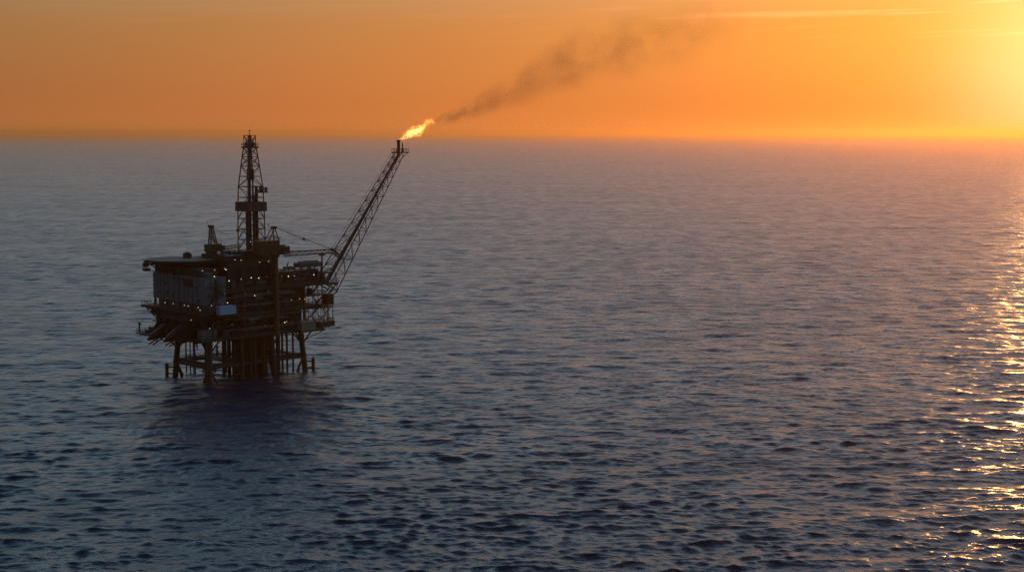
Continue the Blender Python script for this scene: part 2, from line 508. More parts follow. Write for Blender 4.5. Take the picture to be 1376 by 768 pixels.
# boat fenders
for a, b, la, lb in ((-22.0, 13.2, -20.2, 10.7), (22.6, -12.4, 20.2, -10.7)):
    def f(mb):
        mb.tube((a, b, -3.5), (a, b, 4.2), .62, n=10)
        mb.tube((a, b, 4.2), (a, b, 4.7), .5, .25, 10)
        for z in (.9, 3.2): mb.tube((a, b, z), legpt(la, lb, z), .26, n=6)
    part('boat_fender', 'dark', f)
# conductor pipes below the derrick and risers beside them
for a in (-5.4, -3.3, -1.2, .9, 3.0, 5.1):
    for b in (-8.2, -6.1, -3.6, -1.0, 2.6):
        part('conductor_pipe', 'rust', lambda mb: mb.tube((a, b, -4), (a, b, 15), .58, n=8))
for a, b, r in ((9.6, -9.2, .8), (11.6, -9.0, .42), (13.4, -9.3, .38), (16.0, -9.3, .36), (2.6, -10.4, .5), (-1.4, -10.6, .5), (-3.0, -10.7, .36), (-9.0, -9.8, .36),
                (-21.6, -11.6, .5), (-13.5, 9.4, .22), (-14.8, 9.4, .22), (9.0, 9.4, .5), (13.2, 9.2, .4)):
    part('riser_pipe', 'leg', lambda mb: (mb.tube((a, b, -4), (a, b, 15), r, n=8), mb.tube((a, b, 5.2), (a, b, 6.2), r + .25, n=8)))
for a, b, zl in ((-17.5, 2, 1.5), (-12.6, -10, 2.6), (-9, 5, .5), (-16.0, 10.2, 0.6)):
    part('caisson', 'rust', lambda mb: mb.tube((a, b, zl), (a, b, 14.8), .28, n=6))

# --- the three main decks
def deck(name, a0, a1, b0, b1, z0, z1, openings=(), railing=True):
    def f(mb):
        mb.box(a0 + .4, a1 - .4, b0 + .4, b1 - .4, z1 - .18, z1)
        for b in (b0, b1 - .5): mb.box(a0, a1, b, b + .5, z0, z1 + .06)
        for a in (a0, a1 - .5): mb.box(a, a + .5, b0 + .503, b1 - .503, z0, z1 + .06)
        n = int((a1 - a0) / 3.2)
        for i in range(1, n):
            a = a0 + (a1 - a0) * i / n
            mb.box(a - .14, a + .14, b0 + .503, b1 - .503, z0 + .05, z1 - .183)
        for q in (-9.7, 0, 9.7):
            if b0 + .8 < q < b1 - .8:
                for i in range(n):
                    x0 = a0 + (a1 - a0) * i / n; x1 = a0 + (a1 - a0) * (i + 1) / n
                    mb.box(x0 + .5 if i == 0 else x0 + .143, x1 - .5 if i == n - 1 else x1 - .143, q - .22, q + .22, z0 - .1, z1 - .186)
    d = part(name, 'deck', f)
    if railing:
        part('handrail', 'ochre', lambda mb: mb.rail([(a0 + .1, b0 + .1, z1), (a1 - .1, b0 + .1, z1), (a1 - .1, b1 - .1, z1), (a0 + .1, b1 - .1, z1)], closed=True), d)
    return d
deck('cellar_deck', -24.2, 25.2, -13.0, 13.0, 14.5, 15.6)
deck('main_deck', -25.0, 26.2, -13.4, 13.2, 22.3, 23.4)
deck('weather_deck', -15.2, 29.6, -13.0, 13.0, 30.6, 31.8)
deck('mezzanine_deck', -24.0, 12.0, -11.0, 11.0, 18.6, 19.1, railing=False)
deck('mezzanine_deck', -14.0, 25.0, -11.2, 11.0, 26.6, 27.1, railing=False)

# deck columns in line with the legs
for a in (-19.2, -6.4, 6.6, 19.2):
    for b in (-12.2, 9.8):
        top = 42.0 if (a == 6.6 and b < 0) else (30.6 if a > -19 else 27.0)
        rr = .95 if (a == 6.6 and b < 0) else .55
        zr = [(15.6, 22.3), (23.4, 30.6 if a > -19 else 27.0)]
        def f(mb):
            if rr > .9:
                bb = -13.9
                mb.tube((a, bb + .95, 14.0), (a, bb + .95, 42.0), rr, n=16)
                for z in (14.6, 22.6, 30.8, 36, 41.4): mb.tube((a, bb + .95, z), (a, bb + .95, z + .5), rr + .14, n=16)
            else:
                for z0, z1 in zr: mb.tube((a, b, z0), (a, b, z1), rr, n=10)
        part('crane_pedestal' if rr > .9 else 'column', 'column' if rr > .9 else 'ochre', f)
# diagonal members on the long sides and ends
for z0, z1 in ((15.6, 22.3), (23.4, 30.6)):
    for a0, a1 in ((-19.2, -12.8), (-6.4, -12.8), (-6.4, 0), (6.0, 0.4), (7.4, 12.6), (19.2, 13.2)):
        if z0 > 20 and a0 < -19: continue
        lo = (a0, a1) if z0 > 20 else (a1, a0)
        for b in (-12.4, 12.2): brace((lo[1], b, z0), (lo[0], b, z1), .2, 'ochre')
for a in (-23.6,):
    for b0, b1 in ((-9.8, -3), (-3, 3.5), (9.8, 3.5)): brace((a, b0, 22.3), (a, b1, 15.6), .22, 'ochre')

# dark walls added behind the deck edges to stop light showing through
for a0, a1, b0, b1, z0, z1 in ((-21.5, 21.0, -8.0, -7.7, 15.6, 22.3), (-14.0, 22.0, -8.6, -8.3, 23.4, 30.6), (-21.8, -21.5, -7.6, 10.5, 15.6, 22.3),
                               (20.5, 20.8, -7.6, 10.5, 15.6, 22.3), (22.2, 22.5, -8.2, 10.5, 23.4, 30.6), (-14.4, -14.1, -8.2, 10.5, 23.4, 36.0),
                               (-21.5, 21.0, 10.6, 10.9, 15.6, 22.3), (-14.0, 22.0, 10.6, 10.9, 23.4, 30.6)):
    def f(mb):
        mb.box(a0, a1, b0, b1, z0, z1)
        if a1 - a0 > b1 - b0:
            n = int((a1 - a0) / 1.6)
            for i in range(n): mb.box(a0 + 1.6 * i + .2, a0 + 1.6 * i + .34, b0 - .12, b0 - .003, z0, z1)
    part('light_block_wall', 'dark', f)

# process equipment standing on the decks behind the railing
rnd = random.Random(21)
def kit(z, zc, a0, a1, b0, b1, seed, mats=('pipe', 'grey', 'ochre', 'rust', 'dark')):
    r = random.Random(seed)
    a = a0
    while a < a1 - 1.5:
        k = r.random(); wd = r.uniform(1.6, 4.4); wd = min(wd, a1 - a); h = min(zc - z - .4, r.uniform(1.6, 5.2))
        bb = r.uniform(b0, b1 - 1.2); mt = r.choice(mats)
        if k < .3:
            rr = min(1.1, h / 2.2)
            zz = z + rr + r.uniform(.5, max(.55, zc - z - 2 * rr - .6))
            def f(mb):
                mb.vessel((a + .4, bb + .6, zz), (a + wd - .4, bb + .6, zz), rr * .8)
                for q in (a + wd * .3, a + wd * .7): mb.box(q - .15, q + .15, bb, bb + 1.2, z, zz - rr * .55)
            part('pressure_vessel', mt, f)
        elif k < .5:
            rr = r.uniform(.4, .8)
            part('vertical_vessel', mt, lambda mb: (mb.vessel((a + 1, bb + .5, z + .6), (a + 1, bb + .5, z + h), rr), mb.tube((a + 1, bb + .5, z), (a + 1, bb + .5, z + .5), rr * .8, n=8)))
        elif k < .75:
            def f(mb):
                mb.box(a + .1, a + wd - .2, bb, bb + 1.5, z + .2, z + h * .75)
                mb.box(a, a + wd - .1, bb - .1, bb + 1.6, z, z + .197)
                for q in range(int(wd)): mb.box(a + .3 + q, a + .36 + q, bb - .06, bb - .003, z + .3, z + h * .7)
                mb.tube((a + wd * .4, bb + .7, z + h * .75), (a + wd * .4, bb + .7, zc - .05), .12, n=6)
            part('equipment_skid', mt, f)
        else:
            def f(mb):
                for q in range(4):
                    x = a + .3 + q * wd / 4.5
                    mb.path([(x, bb, z), (x, bb, z + h * .8), (x, bb + .9, z + h * .8), (x, bb + .9, zc - .05)], .13)
                mb.tube((a, bb, z + h * .55), (a + wd, bb, z + h * .55), .16, n=6)
                mb.tube((a, bb - .3, z + h * .4), (a + wd, bb - .3, z + h * .4), .12, n=6)
            part('pipe_manifold', mt, f)
        a += wd + r.uniform(.1, .9)
kit(15.6, 18.6, -21, 14.8, -12.0, -9.2, 3)
kit(19.1, 22.3, -16.5, 12, -10.8, -8.6, 4)
kit(23.4, 26.6, -12.5, 23, -12.4, -9.5, 5)
kit(27.1, 30.6, -13.5, 24, -11.0, -9.2, 6)
kit(15.6, 18.6, 21.5, 24.6, -11, 10, 7)
kit(23.4, 26.4, 22.8, 25.6, -10, 9, 8)
kit(31.8, 36, 9.5, 28.5, -11.8, -9.6, 9)
kit(31.8, 37, 9.5, 28.5, 6.0, 9.6, 12)
kit(31.8, 35.5, -14.6, 5, -12.0, -9.8, 10)
kit(31.8, 36.2, 10, 28, -5.5, 3.5, 13)
# long pipe runs along the faces
for z, b, r_ in ((17.9, -12.6, .2), (17.4, -12.75, .14), (21.6, -12.7, .22), (25.7, -12.75, .16), (29.6, -12.6, .22), (29.0, -12.8, .15), (21.0, -12.5, .12), (26.2, -12.6, .12)):
    a0, a1 = rnd.uniform(-17, -5), rnd.uniform(9, 24)
    def f(mb):
        mb.tube((a0, b, z), (a1, b, z), r_, n=8)
        mb.path([(a0, b, z), (a0, b + 1.5, z)], r_); mb.path([(a1, b, z), (a1, b + 1.2, z)], r_)
        for i in range(int((a1 - a0) / 3)): mb.box(a0 + 3 * i, a0 + 3 * i + .12, b - .05, b + .7, z - r_ - .12, z - r_ - .005)
    part('pipe_run', 'pipe', f)
for a, b, z in ((-2.6, -12.9, 20.6), (9.6, -12.9, 20.2), (11, -12.8, 28.6)):
    part('cable_tray', 'cream' if a < 0 else 'pipe', lambda mb: (mb.box(a - 2.2, a + 2.2, b - .15, b + .5, z, z + .35), mb.box(a - 2.2, a - 2.05, b + .503, b + 1.2, z - .1, z + 1.6), mb.box(a + 2.05, a + 2.2, b + .503, b + 1.2, z - .1, z + 1.6)))
# clutter hung under the cellar deck
ur = random.Random(5)
for k in range(16):
    a0 = ur.uniform(-21, 12); L_ = ur.uniform(5, 14); b = ur.uniform(-11.5, 11); z = ur.uniform(12.9, 14.1); r_ = ur.uniform(.12, .3)
    a1 = min(a0 + L_, 22)
    part('pipe_run', 'rust', lambda mb: (mb.tube((a0, b, z), (a1, b, z), r_, n=6), mb.tube((a0, b, z), (a0, b, 14.6), r_, n=6), mb.tube((a1, b, z), (a1, b, 14.6), r_, n=6)))
for k in range(10):
    a = ur.uniform(-20, 20); b = ur.uniform(-11, 10); d = ur.uniform(.8, 2.4); z = ur.uniform(12.2, 13.6)
    part('drain_sump', 'dark', lambda mb: (mb.box(a, a + d, b, b + 1.6, z, 14.45), mb.tube((a + d / 2, b + .8, z), (a + d / 2, b + .8, z - ur.uniform(.4, 3)), .16, n=6)))
# stair towers
def f(mb):
    mb.stair((-11, -13.8, 15.6), (-6.5, -13.8, 19.1)); mb.stair((-6.5, -13.8, 19.1), (-11, -13.8, 23.4))
    mb.box(-6.5, -5.2, -13.9, -12.9, 19.0, 19.1); mb.box(-12.2, -11, -13.9, -12.9, 19.0, 19.1)
part('stair', 'ochre', f)
def f(mb):
    z = 15.6; a = 25.4; k = 0
    while z < 34:
        b0, b1 = ((-11.5, -7) if k % 2 == 0 else (-7, -11.5))
        mb.stair((a + k % 2, b0, z), (a + k % 2, b1, z + 3.9), (.9, 0, 0)); z += 3.9; k += 1
        mb.box(a - .2, a + 2.1, b1 - .8 if b1 < b0 else b1, b1 if b1 < b0 else b1 + .8, z - .08, z)
    for q in ((a - .1, -12.2), (a + 2, -12.2), (a - .1, -6.2), (a + 2, -6.2)): mb.tube((q[0], q[1], 15.6), (q[0], q[1], 35), .12, n=6)
part('stair_tower', 'ochre', f)

# outriggers at the flare end: cantilevered gratings at several heights
def gantry(name, a0, a1, b0, b1, z, th, mat='ochre', rails=True, knee=True):
    def f(mb):
        mb.box(a0, a1, b0, b1, z - th, z)
        for i in range(int((a1 - a0) / 1.4)): mb.box(a0 + .3 + 1.4 * i, a0 + .42 + 1.4 * i, b0 + .1, b1 - .1, z - th - .35, z - th - .003)
        if knee:
            for b in (b0 + .3, b1 - .3): mb.tube((a1 - .8, b, z - th), (a0 + .1, b, z - th - min(4.2, (a1 - a0) * .8)), .16, n=6)
    g = part(name, mat, f)
    if rails: part('handrail', mat, lambda mb: mb.rail([(a0, b0 + .08, z), (a1 - .08, b0 + .08, z), (a1 - .08, b1 - .08, z), (a0, b1 - .08, z)], r=.06, every=1.6), g)
    return g
gantry('laydown_platform', 25.25, 32.0, -13.2, -4.0, 17.2, 2.0, knee=False)
gantry('outrigger_platform', 26.25, 31.8, -12.6, -5.0, 22.6, .4)
gantry('outrigger_platform', 26.25, 30.4, -10, 8, 26.8, .3)
gantry('outrigger_platform', 29.65, 34.4, -12.8, -2.0, 31.0, .5)
gantry('outrigger_platform', 29.65, 33.0, 0, 9.0, 31.0, .4)
gantry('outrigger_platform', 28.2, 31.8, -12.6, -8.0, 35.0, .3)
def f(mb):
    mb.box(28.9, 31.9, -12.9, -9.5, 23.4, 26.4); mb.box(29.2, 31.6, -12.7, -9.7, 26.4, 27.0)
    for i in range(6): mb.box(29 + i * .5, 29.1 + i * .5, -13.0, -12.903, 23.5, 26.3)
    mb.tube((31.6, -12.6, 17.2), (31.6, -12.6, 23.4), .16, n=6); mb.tube((29.2, -12.6, 17.2), (29.2, -12.6, 23.4), .16, n=6)
    mb.box(28.9, 32.1, -13, -9.4, 23.1, 23.395)
part('control_cabin', 'ochre', f)
def f(mb):
    for a, b, z0, z1 in ((27.4, -13.0, 17.2, 22.2), (29.4, -13.0, 17.2, 22.2), (33.9, -12.4, 27, 31), (31.5, -12.4, 26, 31), (30.4, -7, 17.2, 22.4), (33.9, -3, 26, 30.6)):
        mb.tube((a, b, z0), (a, b, z1), .13, n=6)
    for p, q in (((30.6, -12.9, 17.4), (27.6, -12.9, 22.2)), ((29.6, -12.9, 17.4), (26.8, -12.9, 22.2)), ((31.4, -5.4, 17.4), (27.6, -5.4, 22.2)), ((33.6, -12.4, 30.6), (29.7, -12.4, 27.2)), ((33.8, -2.4, 30.6), (29.7, -2.4, 26.6))):
        mb.tube(p, q, .15, n=6)
part('hanger_frame', 'ochre', f)

# --- top-side modules on the weather deck
def f(mb):
    mb.box(9.2, 27.8, -9.2, -3.4, 31.8, 36.0); mb.box(11, 26, 3.2, 5.8, 31.8, 35.4)
    for i in range(11): mb.box(9.5 + 1.7 * i, 9.65 + 1.7 * i, -9.32, -9.203, 31.9, 35.9)
    for a, h in ((10.5, 1.2), (12.3, .7), (15, 1.6), (17, .8), (19.4, 1.1), (26.6, 1.7)): mb.tube((a, -6, 36), (a, -6, 36 + h), .35, .25, 8)
    mb.rail([(9.3, -9.1, 36), (27.7, -9.1, 36)])
part('process_module', 'dark', f)
def f(mb):
    mb.box(20.2, 30.0, -8.8, -4.6, 36.9, 38.5)
    for a in (20.6, 23.6, 26.6, 29.5):
        for b in (-8.6, -4.9): mb.box(a, a + .25, b, b + .25, 31.8 if a > 28 else 36.0, 36.9)
    mb.vessel((21, -6.7, 38.4), (29.4, -6.7, 38.4), .7)
part('header_tank', 'grey', f)
for a, b, h in ((8.8, -12.6, 4.6), (28.2, -12.4, 3.2), (27.2, 9, 5), (16, 9.6, 4)):
    part('vent_pipe', 'rust', lambda mb: (mb.tube((a, b, 31.8), (a, b, 31.8 + h), .22, n=6), mb.tube((a, b, 31.8 + h), (a + .6, b, 31.8 + h + .3), .22, n=6)))

# --- drilling substructure under the derrick
def f(mb):
    mb.box(-11.6, 7.0, -10.6, 9, 38.6, 40.4)
    for a in (-11.2, -6, -1, 4, 6.4):
        for b in (-10.2, 8.6): mb.box(a - .35, a + .35, b - .35, b + .35, 31.8, 38.6)
    mb.box(-11.2, 6.6, -9.7, -9.4, 32.2, 38.6); mb.box(-11.2, 6.6, 8.1, 8.25, 32.2, 38.6)
    for a0, a1 in ((-11, -6), (-6, -1), (-1, 4)): mb.tube((a0, -10.5, 32), (a1, -10.5, 38.5), .18, n=6)
sub = part('drill_substructure', 'dark', f)
part('handrail', 'ochre', lambda mb: mb.rail([(-11.5, -10.5, 40.4), (6.9, -10.5, 40.4), (6.9, 8.9, 40.4), (-11.5, 8.9, 40.4)], closed=True), sub)
def f(mb):
    mb.box(-10.8, -4, -9.8, 7, 40.4, 43.0); mb.box(-3.9, 4.8, -8.6, -5.0, 40.4, 44.2); mb.box(-3.8, 11.6, -4.9, 6.0, 40.42, 43.6)
    mb.box(-10.4, -8.6, -9.9, -9.803, 40.6, 42.8)
    for a in (-10, -7, -5): mb.tube((a, -5, 43), (a, -5, 44.4), .4, .3, 8)
    for i in range(9): mb.box(-10.6 + i * .75, -10.5 + i * .75, -9.92, -9.803, 40.5, 42.9)
    mb.box(-9.6, -7, 3, 6, 43.003, 44.6)
part('drill_floor_house', 'dark', f)
part('handrail', 'ochre', lambda mb: mb.rail([(-10.7, -9.7, 43), (-4.1, -9.7, 43)]), sub)
def f(mb):
    mb.box(7.1, 12.4, -4.8, 6, 31.8, 40.4)
part('mud_module', 'dark', f)

# --- derrick
DA, DB = 5.6, 0.0
def ring(s, z): return [(DA + x * s / 2, DB + y * s / 2, z) for x, y in ((-1, -1), (1, -1), (1, 1), (-1, 1))]
def f(mb):
    prof = [(43.6, 6.9), (51.2, 6.75), (58.6, 6.6), (66.2, 6.15), (73.4, 4.65), (80.0, 3.2)]
    for (z0, s0), (z1, s1) in zip(prof, prof[1:]):
        mb.lattice(ring(s0, z0), ring(s1, z1), 2, .24, .12, 'K' if z0 < 58 else 'Z')
        if z0 >= 58: mb.lattice(ring(s0 * .999, z0), ring(s1 * .999, z1), 2, .1, .1, 'X' if z0 > 70 else 'Z')
der = part('derrick', 'derrick', f)
def f(mb):
    mb.lattice(ring(2.95, 80.4), ring(2.9, 84.2), 1, .17, .12, 'X')
    mb.tube((DA, DB, 80.2), (DA, DB, 83.0), .7, n=8)
    mb.tube((DA, DB, 80.4), (DA, DB, 85.2), .16, n=6); mb.tube((DA, DB, 85.2), (DA, DB, 86.2), .07, n=5); mb.box(DA - .25, DA + .25, DB - .25, DB + .25, 85.7, 86.0)
part('crown_frame', 'derrick', f, der)
def f(mb):
    mb.prism([(x, y) for x, y, z in ring(4.3, 0)], 79.7, 80.35)
    mb.rail(ring(4.3, 80.35), closed=True, every=1.1, r=.08)
    mb.box(DA - 1.1, DA + 1.1, DB - 1.1, DB + 1.1, 80.36, 81.8)
part('crown_platform', 'derrick', f, der)
def f(mb):
    s = 8.0 / 2; t = .15
    mb.box(DA - s, DA + s, DB - s, DB - s + t, 57.5, 60.8); mb.box(DA - s, DA + s, DB + s - t, DB + s, 57.5, 60.8)
    mb.box(DA - s, DA - s + t, DB - s + t + .003, DB + s - t - .003, 57.5, 60.8); mb.box(DA + s - t, DA + s, DB - s + t + .003, DB + s - t - .003, 57.5, 60.8)
    for i in range(5):
        q = -s + .3 + i * 1.84
        mb.box(DA + q, DA + q + .1, DB - s - .08, DB - s - .003, 57.5, 60.8); mb.box(DA - s - .08, DA - s - .003, DB + q, DB + q + .1, 57.5, 60.8)
    mb.box(DA - s + .2, DA + s - .2, DB - s + .2, DB - 1.2, 57.8, 57.95)
part('windwall', 'grey' if False else 'derrick', f, der)
def f(mb):
    mb.box(DA + 1.2, DA + 4.6, DB - 3.9, DB - 1.2, 64.0, 64.3); mb.rail([(DA + 1.2, DB - 3.9, 64.3), (DA + 4.6, DB - 3.9, 64.3), (DA + 4.6, DB - 1.2, 64.3)], every=1.1, r=.08)
    mb.box(DA + 2.0, DA + 3.2, DB - 3.4, DB - 2.2, 64.3, 66.4); mb.tube((DA + 4.2, DB - 3.2, 64.3), (DA + 4.2, DB - 3.2, 66.0), .5, n=8)
part('monkey_board', 'derrick', f, der)
def f(mb):
    for x, y, r, z1 in ((-.9, -.9, .34, 78), (.1, -1.3, .22, 72), (-.1, .6, .26, 78), (1.1, .4, .3, 66), (2.1, -.4, .55, 66), (2.2, .9, .4, 60), (-1.6, -.3, .55, 58), (-1.2, .9, .5, 57), (.8, -.6, .5, 63)):
        mb.tube((DA + x, DB + y, 43.6), (DA + x, DB + y, z1), r, n=8)
part('pipe_stand', 'dark', f, der)
def f(mb):
    mb.box(DA - .9, DA + .9, DB - .9, DB + .9, 68.5, 72.5); mb.tube((DA, DB, 72.5), (DA, DB, 80), .28, n=6)
    for q in (-.6, .6): mb.tube((DA + q, DB, 66), (DA + q * .6, DB, 80), .07, n=4)
part('travelling_block', 'dark', f, der)
part('ladder', 'derrick', lambda mb: mb.ladder((DA - 3.5, DB - 2.9, 44), (DA - 1.75, DB - 1.3, 79.7), (0, .6, 0)), der)
part('derrick_beacon', 'beacon', lambda mb: mb.tube((DA, DB, 86.2), (DA, DB, 86.35), .1, n=6), der)
# small brackets on the sides of the derrick foot
part('winch_bracket', 'derrick', lambda mb: (mb.box(DA - 5.6, DA - 3.5, DB + .6, DB + 1.4, 50.4, 50.6), mb.box(DA - 5.5, DA - 4.6, DB + .6, DB + 1.4, 50.6, 51.3), mb.tube((DA - 5.4, DB + 1, 51.3), (DA - 5.4, DB + 1, 52.6), .08, n=4)), der)

# --- the near crane on its pedestal, boom parked level over the deck
def f(mb):
    mb.tube((6.6, -12.95, 42.0), (6.6, -12.95, 42.7), 1.5, n=16)
    mb.box(4.0, 10.6, -14.6, -11.2, 42.7, 44.2); mb.box(-1.6, 7.4, -14.4, -11.0, 44.203, 47.8)
    mb.box(-1.4, 3.6, -14.2, -11.2, 42.9, 44.2)
    for i in range(8): mb.box(-1.3 + i * 1.1, -1.2 + i * 1.1, -14.5, -14.403, 44.3, 47.7)
cr = part('crane', 'ochre', f)
part('cab', 'ochre', lambda mb: (mb.box(8.0, 10.9, -15.6, -14.603, 42.9, 45.6), mb.box(8.2, 10.9, -13.0, -11.3, 44.203, 46.0)), cr)
part('cab_window', 'glass', lambda mb: (mb.box(10.903, 10.95, -15.5, -14.7, 43.6, 45.3), mb.box(8.3, 10.6, -15.65, -15.603, 43.9, 45.2)), cr)
part('crane_handrail', 'ochre', lambda mb: mb.rail([(-1.5, -14.3, 47.8), (7.3, -14.3, 47.8), (7.3, -11.1, 47.8), (-1.5, -11.1, 47.8)], closed=True, every=1.8), cr)
def f(mb):
    top = (6.2, -12.8, 52.2)
    for p in ((7.2, -14.1, 47.8), (7.2, -11.4, 47.8)): mb.tube(p, (6.3, p[1] * .5 - 6.4, 52.2), .22, n=6)
    for p in ((3.2, -14.1, 47.8), (3.2, -11.4, 47.8)): mb.tube(p, (6.1, p[1] * .5 - 6.4, 52.2), .18, n=6)
    for z in (49.3, 50.8): mb.box(4.6 + (z - 49) * .6, 7.0 - (z - 49) * .2, -13.4, -12.2, z, z + .2)
    mb.box(5.4, 7.0, -13.6, -12.0, 51.9, 52.6); mb.tube((6.2, -13.9, 52.3), (6.2, -11.7, 52.3), .45, n=10)
    mb.tube((3.8, -13, 47.8), (3.8, -13, 53.4), .07, n=4); mb.box(3.3, 4.3, -13.1, -12.9, 53.3, 53.5)
    mb.tube((9.6, -11.4, 46), (9.6, -11.4, 49), .07, n=4); mb.box(9.1, 10.3, -11.5, -11.3, 48.4, 48.55)
part('gantry_mast', 'dark', f, cr)
def f(mb):
    y0, y1 = -13.6, -12.2
    c0 = [(10.6, y0, 42.0), (10.6, y1, 42.0), (10.6, y1, 43.5), (10.6, y0, 43.5)]
    c1 = [(31.5, y0 + .25, 41.9), (31.5, y1 - .25, 41.9), (31.5, y1 - .25, 43.2), (31.5, y0 + .25, 43.2)]
    mb.lattice(c0, c1, 15, .15, .075, 'Z')
    c2 = [(35.6, -13.1, 39.2), (35.6, -12.7, 39.2), (35.8, -12.7, 39.9), (35.8, -13.1, 39.9)]
    mb.lattice(c1, c2, 3, .17, .09, 'Z')
    mb.tube((31.5, -13.4, 43.1), (31.5, -12.4, 43.1), .5, n=10)
part('crane_boom', 'rust', f, cr)
def f(mb):
    for y in (-13.3, -12.5): mb.tube((6.4, y, 52.3), (31.3, y, 43.2), .045, n=4)
    mb.tube((6.4, -12.9, 52.5), (21.0, -12.9, 46.2), .045, n=4)
part('hoist_rope', 'dark', f, cr)
part('hook_block', 'boat', lambda mb: (mb.tube((18.6, -13.3, 47.7), (18.6, -13.3, 48.1), .2, .45, 8), mb.tube((18.6, -13.3, 47.1), (18.6, -13.3, 47.7), .42, .42, 8)), cr)
part('boom_rest', 'dark', lambda mb: (mb.tube((26.8, -12.9, 35.0), (26.8, -12.9, 41.4), .28, n=8), mb.box(26.0, 27.6, -14.0, -11.8, 41.3, 41.75), mb.box(26.2, 27.4, -13.6, -12.2, 31.8, 35.0)))

# --- the far crane behind the helideck
LA, LB = -9.2, 1.0
def f(mb):
    mb.tube((LA, LB, 40.4), (LA, LB, 44.0), .95, n=14); mb.tube((LA, LB, 42.6), (LA, LB, 43.2), 1.3, n=14)
    mb.box(LA - 3.2, LA + 2.0, LB - 1.6, LB + 1.6, 44.0, 46.6); mb.box(LA + 1.9, LA + 3.2, LB - 1.7, LB + 1.0, 44.2, 46.0)
    mb.rail([(LA - 3.1, LB - 1.5, 46.6), (LA + 2, LB - 1.5, 46.6)], every=1.4)
cl = part('crane', 'ochre', f)
def f(mb):
    for y in (-1.2, 1.2):
        mb.tube((LA - 1.9, LB + y * .6, 46.6), (LA - 1.4, LB + y * .4, 52.8), .28, n=6)
        mb.tube((LA + .6, LB + y * .6, 46.6), (LA - .9, LB + y * .4, 52.8), .24, n=6)
        mb.tube((LA + .6, LB + y * .6, 46.6), (LA - 1.6, LB + y * .5, 49.6), .14, n=6)
    for z, w_ in ((48.4, 1.1), (50.2, .8), (51.6, .6)): mb.box(LA - 1.2 - w_ * .6, LA - .6 + w_ * .6, LB - w_, LB + w_, z, z + .2)
    mb.box(LA - 1.9, LA - .5, LB - .8, LB + .8, 52.3, 53.2); mb.tube((LA - 1.5, LB - 1, 52.8), (LA - 1.5, LB + 1, 52.8), .5, n=10)
    mb.tube((LA - 2.2, LB, 52.4), (LA - 2.8, LB, 54.6), .09, n=4); mb.box(LA - 3.2, LA - 2.4, LB - .1, LB + .1, 54.5, 54.7)
part('gantry_mast', 'dark', f, cl)
def f(mb):
    c0 = [(LA + 3.0, LB - .5, 44.2), (LA + 3.0, LB + .7, 44.2), (LA + 3.0, LB + .7, 45.4), (LA + 3.0, LB - .5, 45.4)]
    c1 = [(LA + 17, LB + 9, 44.0), (LA + 17, LB + 10, 44.0), (LA + 17, LB + 10, 45.0), (LA + 17, LB + 9, 45.0)]
    mb.lattice(c0, c1, 10, .12, .07, 'Z')
part('crane_boom', 'rust', f, cl)
part('hoist_rope', 'dark', lambda mb: mb.tube((LA - 1.2, LB, 53), (LA + 17, LB + 9.5, 45), .045, n=4), cl)
part('crane_beacon', 'beacon', lambda mb: mb.tube((LA - 2.8, LB, 54.7), (LA - 2.8, LB, 55.0), .22, n=6), cl)

# --- accommodation block with the helideck on its roof
BA0, BA1, BB0, BB1 = -23.4, -15.4, -15.0, 18.6
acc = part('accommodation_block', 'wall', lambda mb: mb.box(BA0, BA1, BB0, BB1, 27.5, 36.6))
def seam(fn): part('panel_seam', 'dark', fn, acc)
if True:
    b = BB0
    for d in (5.0, 3.1, 2.6, 2.6, 2.9, .9, 2.5, 4.1, 2.6, 2.2, 2.0, 2.6):
        b += d
        if b < BB1 - .5: seam(lambda mb: mb.box(BA0 - .11, BA0 - .003, b - .06, b + .06, 27.5, 36.6))
    for a in (-21.2, -18.6): seam(lambda mb: mb.box(a - .05, a + .05, BB0 - .1, BB0 - .003, 27.5, 36.6))
for q in ((.9, -7.6, 3.4, 35.35, 35.6), (.35, 9.0, 11.95, 33.5, 33.75), (.5, 12.0, 13.4, 33.7, 34.0), (.3, 8.6, 11.4, 30.2, 30.4), (.3, 8.6, 9.5, 29.4, 30.19)):
    part('wall_ledge', 'dark', lambda mb: mb.box(BA0 - q[0], BA0 - .003, *q[1:]), acc)
part('louvre_panel', 'rust', lambda mb: mb.box(BA0 - .16, BA0 - .004, -7.2, -1.4, 33.0, 35.2), acc)
for b, z in ((-9.0, 32.7), (-11.0, 28.4), (5.6, 28.9), (10.2, 32.4)):
    part('wall_vent', 'dark', lambda mb: mb.box(BA0 - .22, BA0 - .004, b - .5, b + .4, z, z + .7), acc)
for z in (27.5, 30.6, 33.6):
    part('side_door', 'dark', lambda mb: mb.box(-19.9, -18.9, BB0 - .06, BB0 - .004, z + .2, z + 2.2), acc)
def f(mb):
    for z in (30.4, 33.4): mb.box(-23.0, -15.6, BB0 - 1.2, BB0 - .004, z, z + .18)
    mb.rail([(-23, BB0 - 1.15, 30.58), (-15.6, BB0 - 1.15, 30.58)]); mb.rail([(-23, BB0 - 1.15, 33.58), (-15.6, BB0 - 1.15, 33.58)])
    mb.stair((-22.4, BB0 - 1.1, 27.4), (-19.0, BB0 - 1.1, 30.4), (0, .8, 0)); mb.stair((-17.0, BB0 - 1.1, 30.5), (-20.2, BB0 - 1.1, 33.4), (0, .8, 0))
    mb.ladder((-18.2, BB0 - .4, 33.6), (-18.2, BB0 - .4, 37.2))
part('outside_stair', 'dark', f, acc)
for b in (-13.4, 17.2):
    part('roof_tank', 'grey', lambda mb: mb.box(-22.6, -20, b - 1, b + 1, 36.603, 38.2), acc)
